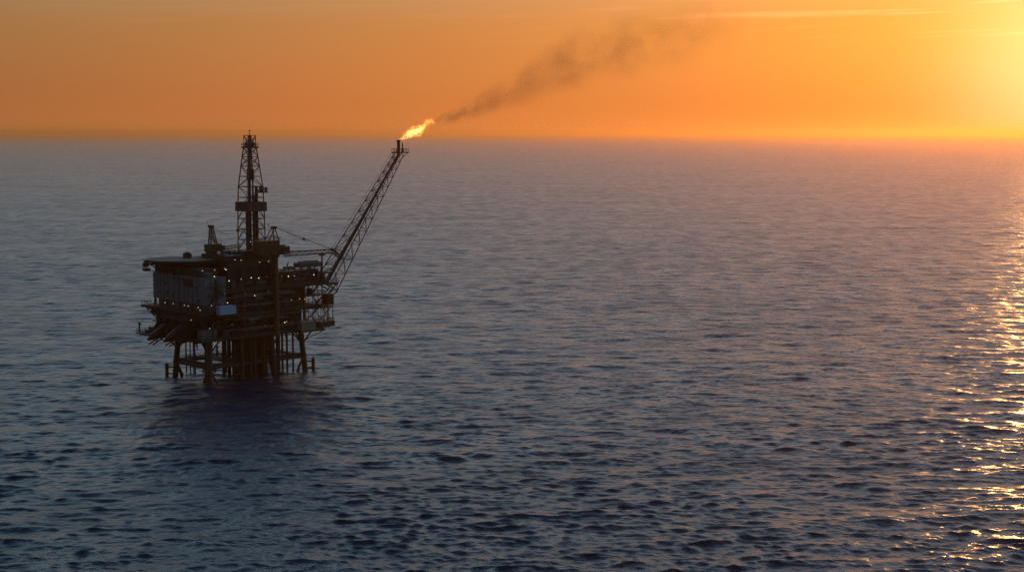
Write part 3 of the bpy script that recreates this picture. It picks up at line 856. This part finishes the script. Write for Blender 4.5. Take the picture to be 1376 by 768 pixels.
# storey under the block, set back, with posts and the gallery round it
def f(mb):
    mb.box(-22.2, -15.6, -13.3, 17.2, 24.9, 27.497)
part('lower_storey', 'strip', f)
def f(mb):
    mb.box(-25.6, -15.2, -15.6, 20.6, 24.2, 24.9); mb.box(-26.0, -25.603, -15.8, 22.8, 24.1, 25.0); mb.box(-25.6, -20.5, 20.603, 23.4, 24.2, 24.8)
    for b in range(-14, 21, 3): mb.box(-25.4, -15.4, b - .15, b + .15, 23.5, 24.197)
gl = part('gallery_deck', 'rust', f)
def f(mb):
    mb.rail([(-25.9, -15.7, 25), (-25.9, 22.7, 25)]); mb.rail([(-25.6, 23.3, 24.8), (-20.6, 23.3, 24.8), (-20.6, 20.7, 24.8)], r=.07); mb.rail([(-25.6, -15.5, 24.9), (-15.3, -15.5, 24.9)])
part('handrail', 'dark', f, gl)
for b in (-14.2, -6, 2, 10, 18):
    part('gallery_post', 'dark', lambda mb: mb.box(-23.3, -22.7, b - .25, b + .25, 24.903, 27.497))
for b, bt, zt in ((19.6, 12, 18.5), (22.4, 15.5, 19.6)):
    brace((-24.6, b, 24.2), (-23.4, bt, zt), .22, 'dark')
for b in (-12, -4.5, 3, 10.5):
    brace((-25.4, b, 24.1), (-22.5, b, 19.4), .22, 'ochre')
def f(mb):
    mb.box(-24.0, -21.0, 15.0, 19.4, 21.6, 24.1); mb.box(-23.6, -21.4, 13.2, 16.8, 18.6, 21.597); mb.box(-25.2, -22.4, 13.8, 17, 19.5, 19.8)
part('service_locker', 'rust', f)

# helideck
HA, HB, HR = -19.0, 6.3, 12.7
octo = []
for i in range(8):      # broad octagon, shallower from front to back
    p = math.cos(R(22.5 + 45 * i)) * HR; q = math.sin(R(22.5 + 45 * i)) * HR * .74
    octo.append((HA + p * .713 + q * .70, HB - p * .70 + q * .713))
hel = part('helideck', 'heli', lambda mb: (mb.prism(octo, 40.7, 41.45),))
def f(mb):
    for i in range(8):
        x0, y0 = octo[i]; x1, y1 = octo[(i + 1) % 8]
        def outp(x, y, k): return (HA + (x - HA) * k, HB + (y - HB) * k)
        e0 = outp(x0, y0, 1.09); e1 = outp(x1, y1, 1.09)
        mb.add([(x0, y0, 41.2), (x1, y1, 41.2), (e1[0], e1[1], 41.55), (e0[0], e0[1], 41.55), (x0, y0, 41.12), (x1, y1, 41.12), (e1[0], e1[1], 41.47), (e0[0], e0[1], 41.47)],
               [(0, 1, 2, 3), (7, 6, 5, 4), (0, 4, 5, 1), (1, 5, 6, 2), (2, 6, 7, 3), (3, 7, 4, 0)])
        for t in (0, .33, .66):
            p = (x0 + (x1 - x0) * t, y0 + (y1 - y0) * t); q = outp(p[0], p[1], 1.1)
            mb.tube((p[0], p[1], 41.1), (q[0], q[1], 41.5), .1, n=4)
part('safety_net', 'dark', f, hel)
def f(mb):
    for k in (-7, -3.5, 0, 3.5, 7):
        w_ = 10.5 if abs(k) < 5 else 7.5
        c = Vector((HA + k * .70, HB + k * .713, 40.1)); e = Vector((.713, -.70, 0)) * w_
        mb.tube(c - e, c + e, .38, n=6)
    for a in (-23.2, -19.5, -15.8):
        for b in (0.5, 5.6, 10.2, 14.4):
            mb.tube((a, b, 36.6), (a, b, 40.1), .25, n=6)
    for b in (3.5, 9.0, 14.0): mb.tube((-23.2, b, 36.7), (-26.5, b + 1.5, 40.0), .2, n=6)
    for a in (-13, -10.5): mb.tube((a, 3, 31.8), (a, 3, 40.1), .3, n=6)
    for b0, b1 in ((-3, 3.4), (9.6, 3.4), (9.6, 16.4)): mb.tube((-23.2, b0, 36.7), (-23.2, b1, 39.4), .16, n=6)
    mb.box(-23.0, -15.6, -10.5, 17.8, 36.63, 39.2)
part('support_frame', 'dark', f, hel)
def f(mb):
    mb.box(-25.8, -24.0, 19.2, 21.4, 36.8, 37.9); mb.tube((-24.9, 20.2, 39.2), (-24.9, 21.0, 39.2), 1.1, 1.1, 12); mb.rail([(-25.8, 19.2, 37.9), (-25.8, 21.4, 37.9)], every=1)
    mb.box(-24.0, -22.0, 18.7, 20.0, 36.8, 37.0)
part('hose_reel', 'dark', f, hel)
part('fire_monitor', 'dark', lambda mb: (mb.box(-15.6, -13.4, 9.2, 11.4, 41.453, 43.0), mb.box(-15.2, -13.8, 9.6, 11, 43.003, 43.4), mb.tube((-14.4, 10.4, 43.4), (-14.4, 10.4, 45.2), .06, n=4), mb.tube((-14.4, 10.4, 45.2), (-15.4, 9.4, 45.0), .05, n=4)), hel)
part('windsock_pole', 'dark', lambda mb: (mb.tube((-14, -1.0, 40.6), (-14, -1.0, 44.6), .07, n=5), mb.tube((-14, -1, 44.3), (-12.4, -1.4, 44.0), .32, .15, 8)), hel)

# --- flare boom: square truss leaning out from the deck end
FB = -7.0
P0 = Vector((33.2, FB, 29.6)); P1 = Vector((68.6, FB, 77.4))
ax = (P1 - P0).normalized(); nrm = Vector((-ax.z, 0, ax.x))
def fring(t, d=None, w_=None):
    c = P0.lerp(P1, t)
    dd = (6.8 * (1 - t) + 2.5 * t) / 2; ww = (5.6 * (1 - t) + 2.3 * t) / 2
    return [c + nrm * dd + Vector((0, -ww, 0)), c + nrm * dd + Vector((0, ww, 0)), c - nrm * dd + Vector((0, ww, 0)), c - nrm * dd + Vector((0, -ww, 0))]
def f(mb):
    ts = [0, .115, .225, .33, .43, .52, .605, .685, .76, .83, .89, .945, 1.0]
    for t0, t1 in zip(ts, ts[1:]): mb.lattice(fring(t0), fring(t1), 1, .2 - .06 * t0, .1, 'Z')
    r0 = fring(0)
    for p, q in ((r0[0], (29.4, FB - 2.8, 31.2)), (r0[1], (29.4, FB + 2.8, 31.2)), (r0[2], (29.6, FB + 2.8, 22.4)), (r0[3], (29.6, FB - 2.8, 22.4)), (r0[2], (30, FB + 2.8, 30.6)), (r0[3], (30, FB - 2.8, 30.6))):
        mb.tube(p, q, .22, n=6)
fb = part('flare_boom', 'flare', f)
def f(mb):
    for y, r_ in ((-.5, .3), (.5, .2), (0, .14)):
        mb.tube(P0 + Vector((0, y, 0)) + nrm * .6, P1 + Vector((0, y * .6, 0)) + nrm * .3, r_, n=8)
    mb.tube(P0 + nrm * .6 - Vector((0, .5, 0)), (28, FB - .5, 31.2), .3, n=8)
part('flare_pipe', 'dark', f, fb)
def f(mb):
    for s_ in (0, 1):
        q0 = fring(.18)[s_] + nrm * .3; q1 = fring(.98)[s_] + nrm * .2
        mb.tube(q0 + Vector((-.5, 0, .9)), q1 + Vector((-.5, 0, .9)), .05, n=4)
        for i in range(22):
            c = q0.lerp(q1, i / 21); mb.tube(c, c + Vector((-.5, 0, .9)), .05, n=4)
part('walkway_rail', 'flare', f, fb)
TIP = Vector((68.9, FB, 78.0))
def f(mb):
    mb.box(TIP.x - 2.6, TIP.x + 2.6, TIP.y - 2.1, TIP.y + 2.1, 77.5, 77.9)
    mb.rail([(TIP.x - 2.5, TIP.y - 2, 77.9), (TIP.x + 2.5, TIP.y - 2, 77.9), (TIP.x + 2.5, TIP.y + 2, 77.9), (TIP.x - 2.5, TIP.y + 2, 77.9)], closed=True, every=1.2, r=.07, h=1.3)
    for q in ((-2.2, -1.8), (2.2, -1.8), (2.2, 1.8), (-2.2, 1.8)): mb.tube((TIP.x + q[0], TIP.y + q[1], 77.5), P1 + Vector((q[0] * .3 - 1.4, q[1] * .4, -2.6)), .12, n=5)
part('tip_platform', 'dark', f, fb)
def f(mb):
    mb.tube((TIP.x - .5, TIP.y + .3, 77.0), (TIP.x - .5, TIP.y + .3, 82.4), .6, n=12); mb.tube((TIP.x - .5, TIP.y + .3, 81.6), (TIP.x - .5, TIP.y + .3, 82.45), .74, n=12)
    mb.tube((TIP.x + 1.0, TIP.y - .2, 77.9), (TIP.x + 1.0, TIP.y - .2, 81.4), .28, .2, n=8); mb.tube((TIP.x + 1.0, TIP.y - .2, 77.9), (TIP.x + 1.0, TIP.y - .2, 79.4), .4, .3, n=8)
part('flare_tip', 'dark', f, fb)

# --- work lamps along the decks (position on the face, height); each is a lens on a bracket
LAMPS = []
LEFT_LAMPS = [(-26.1, 14.5, 26.8), (-26.1, 6.6, 26.9), (-26.1, 1.3, 27.0), (-26.1, -5.8, 27.0), (-26.1, -8.2, 27.0), (-26.1, -14.4, 27.0), (-24.3, 4.5, 21.6), (-24.3, -0.8, 21.9), (-24.3, -6.9, 21.9), (-26.1, -15.6, 26.2)]
RIGHT_LAMPS = [(-14.2, 38.9, 1), (-20.6, 37.2, 1), (-13.1, 35.0, 1), (-8.2, 35.2, .8), (-10.5, 42.0, .8), (-8.1, 41.7, .8), (-20.3, 27.1, .8), (-13.9, 27.5, .9), (-15.7, 27.2, .6), (-16.8, 31.0, .6), (-.5, 40.6, .8), (3.2, 40.6, .8),
    (1.9, 45.5, .8), (-.9, 47.4, .7), (-4.1, 35.4, 1), (-1.0, 35.1, .9), (2.4, 35.2, .5), (11.5, 34.8, 1), (14.1, 34.8, .7), (8.7, 35.0, .5), (22.6, 34.6, .9), (-2.8, 29.1, .9), (-1.7, 29.0, .5), (12.6, 26.4, .7), (16.2, 26.5, .8),
    (18.4, 26.1, .8), (23.4, 27.0, .6), (9.6, 18.6, .9), (10.4, 18.8, .7), (-21.2, 19.4, .8), (1.1, 18.3, .5), (3.0, 30.2, .4), (-6.6, 30.2, .4), (-12.3, 19.9, .5)]
def lamp(p, back, s):
    p = Vector(p); bk = Vector(back)
    o = part('work_lamp', 'lamp' if s > .85 else ('lamp1' if s > .65 else 'lamp2'), lambda mb: mb.tube(p, p + bk * .22, .05 + .10 * s, n=8))
    part('lamp_bracket', 'dark', lambda mb: (mb.tube(p + bk * .23, p + bk * .5, .16 + .14 * s, n=8), mb.tube(p + bk * .5, p + bk * 1.6, .06, n=4)), o)
for q in LEFT_LAMPS: lamp(q, (1, 0, 0), .75)
for a, z, s in RIGHT_LAMPS:
    b = -13.7
    if a < -15.5 and z > 28: b = -16.4
    if z > 44: b = -9.0
    lamp((a, b, z), (0, 1, 0), s)
for a, b, z in ((-17.6, -12.0, 38.9), (-13.6, -12.0, 39.1), (-22.4, -12.0, 38.9)): lamp((a, b, z), (0, 1, 0), .8)

# ------------------------------------------------------------------ things carried by the platform
def carried(name, label, cat, loc, rz=0.0, group=None):
    o = bpy.data.objects.new(name, None); col.objects.link(o)
    o.matrix_world = MW @ Matrix.Translation(loc) @ Matrix.Rotation(R(rz), 4, 'Z')
    tag(o, label, cat, group)
    return o
# free-fall lifeboats on launching ramps, bows down and outward (towards -a)
def lifeboat(label, loc, tilt):
    root = carried('lifeboat', label, 'lifeboat', loc, 180, 'orange lifeboats hung at the end of the platform')
    root.matrix_world = root.matrix_world @ Matrix.Rotation(R(tilt), 4, 'Y')
    prof = [(-5.6, .7, .9), (-5.2, 1.25, 1.35), (-3.5, 1.5, 1.55), (0, 1.55, 1.6), (2.6, 1.35, 1.45), (4.4, .9, 1.1), (5.6, .4, .6), (6.0, .1, .2)]
    mb = MB(); n = 14; rings = []
    for x, ry, rz in prof:
        rings.append([(x, ry * math.cos(2 * math.pi * i / n), rz * (math.sin(2 * math.pi * i / n) if math.sin(2 * math.pi * i / n) < 0 else .85 * math.sin(2 * math.pi * i / n))) for i in range(n)])
    vs = [p for r_ in rings for p in r_]
    fs = [(k * n + i, k * n + (i + 1) % n, (k + 1) * n + (i + 1) % n, (k + 1) * n + i) for k in range(len(prof) - 1) for i in range(n)]
    fs += [tuple(range(n))[::-1], tuple(range((len(prof) - 1) * n, len(prof) * n))]
    mb.add(vs, fs)
    mb.build('hull', M['boat'], root)
    mb = MB(); mb.box(-4.6, -2.4, -.7, .7, 1.2, 2.3); mb.box(-4.8, -4.603, -.5, .5, 1.4, 2.0)
    w_ = mb.build('wheelhouse', M['boat'], root)
    mb = MB(); mb.box(-2.397, -2.36, -.55, .55, 1.6, 2.15); mb.build('window', M['glass'], w_)
    mb = MB(); mb.tube((-5.6, 0, -.5), (-6.2, 0, -.5), .35, .45, 8); mb.build('propeller_guard', M['dark'], root)
    mb = MB()
    for y in (-1.5, 1.5): mb.tube((-4.6, y, 0), (3, y * .92, 0), .1, n=5)
    mb.build('fender', M['dark'], root)
    return root
def ramp_frame(b, a0, z0, a1, z1):
    def f(mb):
        for y in (-1.2, 1.2):
            mb.tube((a0 + 1.5, b + y, z0 + .3), (a1 - .6, b + y, z1 - .4), .24, n=6)
            mb.tube((a0 + .6, b + y * 1.5, z0 + 4.2), (a1 + 2, b + y * 1.5, z1 + 4.6), .18, n=6)
            mb.tube((a0 + .6, b + y * 1.5, z0 + 4.2), (a0 + .6, b + y * 1.5, 23.5), .2, n=6)
            mb.tube(((a0 + a1) / 2, b + y, (z0 + z1) / 2), (-24.2, b + y, 15.2), .2, n=6)
            mb.tube((a1 + 2, b + y * 1.5, z1 + 4.6), (a1 + 1.2, b + y, z1 + .8), .16, n=6)
        for t in (.1, .35, .6, .85): mb.tube((a0 + (a1 - a0) * t, b - 1.2, z0 + (z1 - z0) * t), (a0 + (a1 - a0) * t, b + 1.2, z0 + (z1 - z0) * t), .12, n=5)
    part('launching_ramp', 'rust', f)
ramp_frame(7.2, -23.2, 17.4, -31.0, 13.2)
ramp_frame(-3.6, -23.2, 18.0, -31.0, 13.8)
lifeboat('orange lifeboat pointing down its ramp at the outer left end of the platform', (-27.6, 7.2, 17.4), 29)
lifeboat('orange lifeboat pointing down its ramp nearer the front leg of the platform', (-27.6, -3.6, 18.0), 29)
for b0, b1 in ((-6.6, -6.3), (1.7, 2.0), (10.0, 10.3)):
    part('ramp_side', 'dark', lambda mb: mb.add([(-22.8, b0, 14.7), (-22.8, b0, 22.2), (-26.4, b0, 21.4), (-29.6, b0, 16.6), (-28.6, b0, 14.0), (-22.8, b1, 14.7), (-22.8, b1, 22.2), (-26.4, b1, 21.4), (-29.6, b1, 16.6), (-28.6, b1, 14.0)],
         [(0, 1, 2, 3, 4), (9, 8, 7, 6, 5), (0, 5, 6, 1), (1, 6, 7, 2), (2, 7, 8, 3), (3, 8, 9, 4), (4, 9, 5, 0)]))
part('boat_station', 'rust', lambda mb: (mb.box(-25.6, -22.4, -6.2, 10.0, 21.5, 22.2), mb.box(-23.3, -22.9, -6.2, 10.0, 15.7, 21.4)))
# boarding platform with the small rescue boat
def f(mb):
    mb.box(-27.0, -21.6, 16.2, 25.2, 14.4, 14.75)
    for b in (16.6, 20.6, 24.8): mb.tube((-24, b, 14.4), (-22.6, min(b, 12.8), 12.2 if b < 20 else 14.3), .2, n=6)
    mb.tube((-25.6, 25.0, 14.75), (-25.6, 25.0, 18.3), .28, n=8); mb.tube((-24.2, 16.4, 14.75), (-24.2, 13.4, 22), .2, n=6); mb.box(-26.2, -25.0, 24.4, 25.1, 17.6, 17.9)
    mb.box(-24.4, -21.4, 12.9, 16.2, 14.3, 18.5)
bp = part('boarding_platform', 'rust', f)
part('handrail', 'dark', lambda mb: mb.rail([(-26.9, 16.3, 14.75), (-26.9, 25.1, 14.75), (-21.7, 25.1, 14.75)], r=.07), bp)
rb = carried('rescue_boat', 'small red rescue boat resting level on the boarding platform beside the lifeboats', 'rescue boat', (-24.4, 19.8, 14.75), 90)
mb = MB(); pr = [(-3.2, .95, 1.3), (0, 1.15, 1.3), (2.2, .8, 1.4), (3.6, .12, 1.7)]
vs = []
for x, hw, h in pr: vs += [(x, -hw, h), (x, -hw * .7, .45), (x, 0, .1 if x < 3 else .7), (x, hw * .7, .45), (x, hw, h)]
fs = [(k * 5 + i, k * 5 + i + 1, k * 5 + i + 6, k * 5 + i + 5) for k in range(3) for i in range(4)] + [(0, 1, 2, 3, 4)] + [(k * 5, k * 5 + 5, k * 5 + 9, k * 5 + 4) for k in range(3)]
mb.add(vs, fs); mb.build('hull', M['boat'], rb)
mb = MB(); mb.box(-1.8, .2, -.6, .6, 1.303, 2.5); mb.build('console', M['boat'], rb)
mb = MB(); mb.box(-2.2, -1.9, -.9, .9, 0, .5); mb.box(1.4, 1.7, -.7, .7, 0, .5); mb.build('cradle', M['dark'], rb)

# freight containers
def container(label, loc, L, B, Hh, mat):
    root = carried('freight_container', label, 'container', loc, 0)
    mb = MB(); mb.box(.12, L - .12, .12, B - .12, .18, Hh - .1)
    n = int(L / .45)
    for i in range(1, n):
        x = L * i / n
        mb.box(x - .06, x + .06, .07, .117, .25, Hh - .2); mb.box(x - .06, x + .06, B - .117, B - .07, .25, Hh - .2)
    n = int(B / .45)
    for i in range(1, n):
        y = B * i / n
        mb.box(.07, .117, y - .06, y + .06, .25, Hh - .2)
    mb.build('body', M[mat], root)
    mb = MB()
    for x in (0, L - .16):
        for y in (0, B - .16): mb.box(x, x + .16, y, y + .16, 0, Hh)
    for z in (.02, Hh - .16):
        mb.box(.163, L - .163, 0, .12, z, z + .16); mb.box(.163, L - .163, B - .12, B, z, z + .16)
        mb.box(0, .12, .163, B - .163, z, z + .16); mb.box(L - .12, L, .163, B - .163, z, z + .16)
    mb.build('corner_frame', M[mat], root)
    mb = MB()
    for y in (.35, .9, B - .9, B - .35): mb.tube((L + .05, y, .2), (L + .05, y, Hh - .2), .035, n=5)
    mb.build('door_rod', M['dark'], root)
    return root
container('pale blue freight container standing at the near corner of the accommodation gallery', (-19.9, -18.4, 24.3), 6.3, 2.5, 2.75, 'white')
container('faded cream freight container standing low beside the flare end of the platform', (15.2, -16.0, 15.3), 6.2, 2.9, 3.0, 'cream')
container('dull blue freight container behind the lower deck railing below the accommodation block', (-23.9, -12.6, 15.64), 6.2, 2.6, 3.1, 'green')
# landings that carry the two outboard containers
part('container_landing', 'ochre', lambda mb: (mb.box(-20.6, -12.8, -18.8, -13.45, 23.9, 24.27), mb.tube((-20, -18.4, 23.9), (-20, -13.2, 20.6), .18, n=6), mb.tube((-13.4, -18.4, 23.9), (-13.4, -13.2, 20.6), .18, n=6)))
part('container_landing', 'ochre', lambda mb: (mb.box(14.4, 25.2, -16.6, -13.03, 14.6, 15.27), mb.tube((15, -16.2, 14.6), (18, -11, 11.2), .18, n=6), mb.tube((24.6, -16.2, 14.6), (20.4, -11, 11.2), .18, n=6)))

# ------------------------------------------------------------------ flame and smoke, carried off by the breeze
def fused(mb, name, mat, voxel):
    """one closed skin without folds round the plume"""
    o = mb.build(name, mat)
    md = o.modifiers.new('skin', 'REMESH'); md.mode = 'VOXEL'; md.voxel_size = voxel
    me = bpy.data.meshes.new_from_object(o.evaluated_get(bpy.context.evaluated_depsgraph_get()))
    o.modifiers.clear(); o.data = me
    if not me.materials: me.materials.append(mat)
    return o
def plume_mesh(name, pts, rad, n, seed, lump, sub=6):
    rng = random.Random(seed)
    P = []; Rr = []
    for k in range(len(pts) - 1):
        for i in range(sub):
            t = i / sub; tt = t * t * (3 - 2 * t) * .5 + t * .5
            P.append(Vector(pts[k]).lerp(Vector(pts[k + 1]), t)); Rr.append(rad[k] * (1 - tt) + rad[k + 1] * tt)
    P.append(Vector(pts[-1])); Rr.append(rad[-1])
    vs = []; fs = []
    from mathutils import noise as mn
    for k, c in enumerate(P):
        d = (P[min(k + 1, len(P) - 1)] - P[max(k - 1, 0)]).normalized()
        x = d.cross(Vector((0, 0, 1))).normalized(); y = d.cross(x)
        for i in range(n):
            a = 2 * math.pi * i / n
            e = x * math.cos(a) + y * math.sin(a)
            q = c + e * Rr[k]
            h = mn.noise(q * (1.1 / max(rad)) * 2.2 + Vector((seed, 0, 0))) + .5 * mn.noise(q * (1.1 / max(rad)) * 5 + Vector((0, seed, 0)))
            vs.append(c + e * Rr[k] * (1 + lump * h))
    m = len(P)
    fs = [(k * n + i, k * n + (i + 1) % n, (k + 1) * n + (i + 1) % n, (k + 1) * n + i) for k in range(m - 1) for i in range(n)]
    fs += [tuple(range(n))[::-1], tuple(range((m - 1) * n, m * n))]
    mb = MB(); mb.add(vs, fs)
    return mb
TIPW = MW @ Vector((68.4, -6.7, 82.3))
def wp(px_off, up, away=0.0): return (TIPW.x + px_off, TIPW.y + away, TIPW.z + up)
FL = [(.1, .1), (1.4, 1.0), (3.0, 1.9), (5.0, 2.9), (7.4, 3.5), (9.4, 4.6), (10.5, 6.4), (12.1, 7.2), (14.0, 6.2)]
fl_r = [.5, 1.05, 1.7, 2.3, 2.45, 2.0, 1.7, 1.45, .5]
def volume_material(name, step):
    m = bpy.data.materials.new(name); m.use_nodes = True
    N = NT(m.node_tree); N.nt.nodes.clear()
    m.cycles.volume_step_rate = step
    return m, N
def curve(N, x, pts):
    nd = N.n('ShaderNodeFloatCurve'); c = nd.mapping.curves[0]
    nd.mapping.use_clip = False
    while len(c.points) < len(pts): c.points.new(.5, .5)
    for p, (a, b) in zip(c.points, pts): p.location = (a, b); p.handle_type = 'AUTO'
    nd.mapping.update()
    N.l(x, nd.inputs['Value']); return nd.outputs[0]
def axis_falloff(N, pts, rad, length):
    """distance from the plume's bent axis as a share of its radius there, 1 on the axis and 0 at the edge"""
    tcn = N.n('ShaderNodeTexCoord'); P = tcn.outputs['Object']
    x, y, z = N.sep(P)
    xn = N.m('DIVIDE', x, length)
    zmax = max(p[1] for p in pts) * 1.001
    cz = N.m('MULTIPLY', curve(N, xn, [(p[0] / length, p[1] / zmax) for p in pts]), zmax)
    rm = max(rad) * 1.001
    rr = N.m('MULTIPLY', curve(N, xn, [(p[0] / length, r_ / rm) for p, r_ in zip(pts, rad)]), rm)
    dy = y if len(pts[0]) < 3 else N.m('SUBTRACT', y, N.m('MULTIPLY', x, pts[-1][2] / length))
    dzz = N.m('SUBTRACT', z, cz)
    d = N.m('SQRT', N.m('ADD', N.m('MULTIPLY', dy, dy), N.m('MULTIPLY', dzz, dzz)))
    return P, xn, N.m('SUBTRACT', 1.0, N.m('DIVIDE', d, N.m('MAXIMUM', rr, .02)), clamp=True)
m, N = volume_material('gas_flame', .25)
P_, xn, fo = axis_falloff(N, FL, [q * 1.05 for q in fl_r], 14.0)
nz = N.noise(P_, 1.0, 4, .6, .8)
body = N.m('MULTIPLY', N.m('ADD', N.m('MULTIPLY', fo, 1.5), N.m('MULTIPLY', N.m('SUBTRACT', nz, .52), 5.0)), 1.0, clamp=True)
cool = N.m('ADD', N.m('MULTIPLY', N.m('SUBTRACT', xn, .55), 1.5, clamp=True), N.m('MULTIPLY', N.m('SUBTRACT', .14, xn), 4.0, clamp=True), clamp=True)
hot = N.m('MULTIPLY', body, N.m('SUBTRACT', 1.0, N.m('MULTIPLY', cool, .75)))
cr_ = N.ramp(hot, [(0, (1, .10, .004)), (.3, (1, .22, .012)), (.65, (1, .42, .06)), (1, (1, .62, .2))])
vo = N.n('ShaderNodeVolumePrincipled')
vo.inputs['Density'].default_value = 0
N.l(cr_, vo.inputs['Emission Color'])
N.l(N.m('MULTIPLY', N.m('ADD', N.m('MULTIPLY', hot, 1.25), N.m('MULTIPLY', body, .25)), FLAME_E), vo.inputs['Emission Strength'])
o_ = N.n('ShaderNodeOutputMaterial'); N.l(vo.outputs[0], o_.inputs['Volume'])
mb = plume_mesh('flame', [(p[0], 0, p[1]) for p in FL], fl_r, 20, 4, .45)
fo_ = fused(mb, 'flame', m, .22)
fo_.location = TIPW
tag(fo_, 'yellow and orange gas flame streaming off the tip of the flare boom', 'flame')

SM = [(0, 0, 0), (14.7, 6.0, 2), (31.7, 13.2, 5), (48.6, 22.0, 8), (74, 29.5, 12), (102, 35.5, 17), (124, 42, 20)]
sm_r = [2.0, 5.5, 9.0, 13, 15.5, 15.5, 13]
SMc = [(p[0], p[1], p[2]) for p in SM]
m, N = volume_material('flare_smoke', .5)
P_, xn, fo = axis_falloff(N, SMc, [q * .98 for q in sm_r], 124.0)
warp = N.n('ShaderNodeTexNoise'); N.l(P_, warp.inputs['Vector']); warp.inputs['Scale'].default_value = .06; warp.inputs['Detail'].default_value = 2
Pw = N.v('ADD', P_, N.v('SCALE', N.v('SUBTRACT', warp.outputs['Color'], (.5, .5, .5)), scale=14.0))
# puffs tight near the flame, wide and thin downwind
n1 = N.noise(Pw, .2, 5, .6); n2 = N.noise(Pw, .09, 6, .62)
nz = N.m('ADD', N.m('MULTIPLY', n1, N.m('SUBTRACT', 1.0, N.m('MULTIPLY', xn, 2.2, clamp=True))), N.m('MULTIPLY', n2, N.m('MULTIPLY', xn, 2.2, clamp=True)))
puff = N.m('MULTIPLY', N.m('SUBTRACT', nz, .41), 4.2, clamp=True)
thin = curve(N, xn, [(0, 3.6), (.06, 2.4), (.14, 1.4), (.22, 1.0), (.32, .7), (.45, .6), (.6, .42), (.8, .32), (1.0, 0)])
dn = N.m('MULTIPLY', N.m('MULTIPLY', N.m('MULTIPLY', fo, 1.6, clamp=True), puff), N.m('MULTIPLY', thin, SMOKE_D))
vo = N.n('ShaderNodeVolumePrincipled')
vo.inputs['Color'].default_value = (.46, .27, .15, 1)
vo.inputs['Anisotropy'].default_value = .4
N.l(dn, vo.inputs['Density'])
o_ = N.n('ShaderNodeOutputMaterial'); N.l(vo.outputs[0], o_.inputs['Volume'])
mb = plume_mesh('smoke_plume', [(p[0], p[2], p[1]) for p in SM], sm_r, 20, 9, .12)
so = fused(mb, 'smoke_plume', m, 1.2)
so.location = wp(13.2, 6.3)
tag(so, 'thin brown smoke drifting away to the right from the flame', 'smoke', kind='stuff')
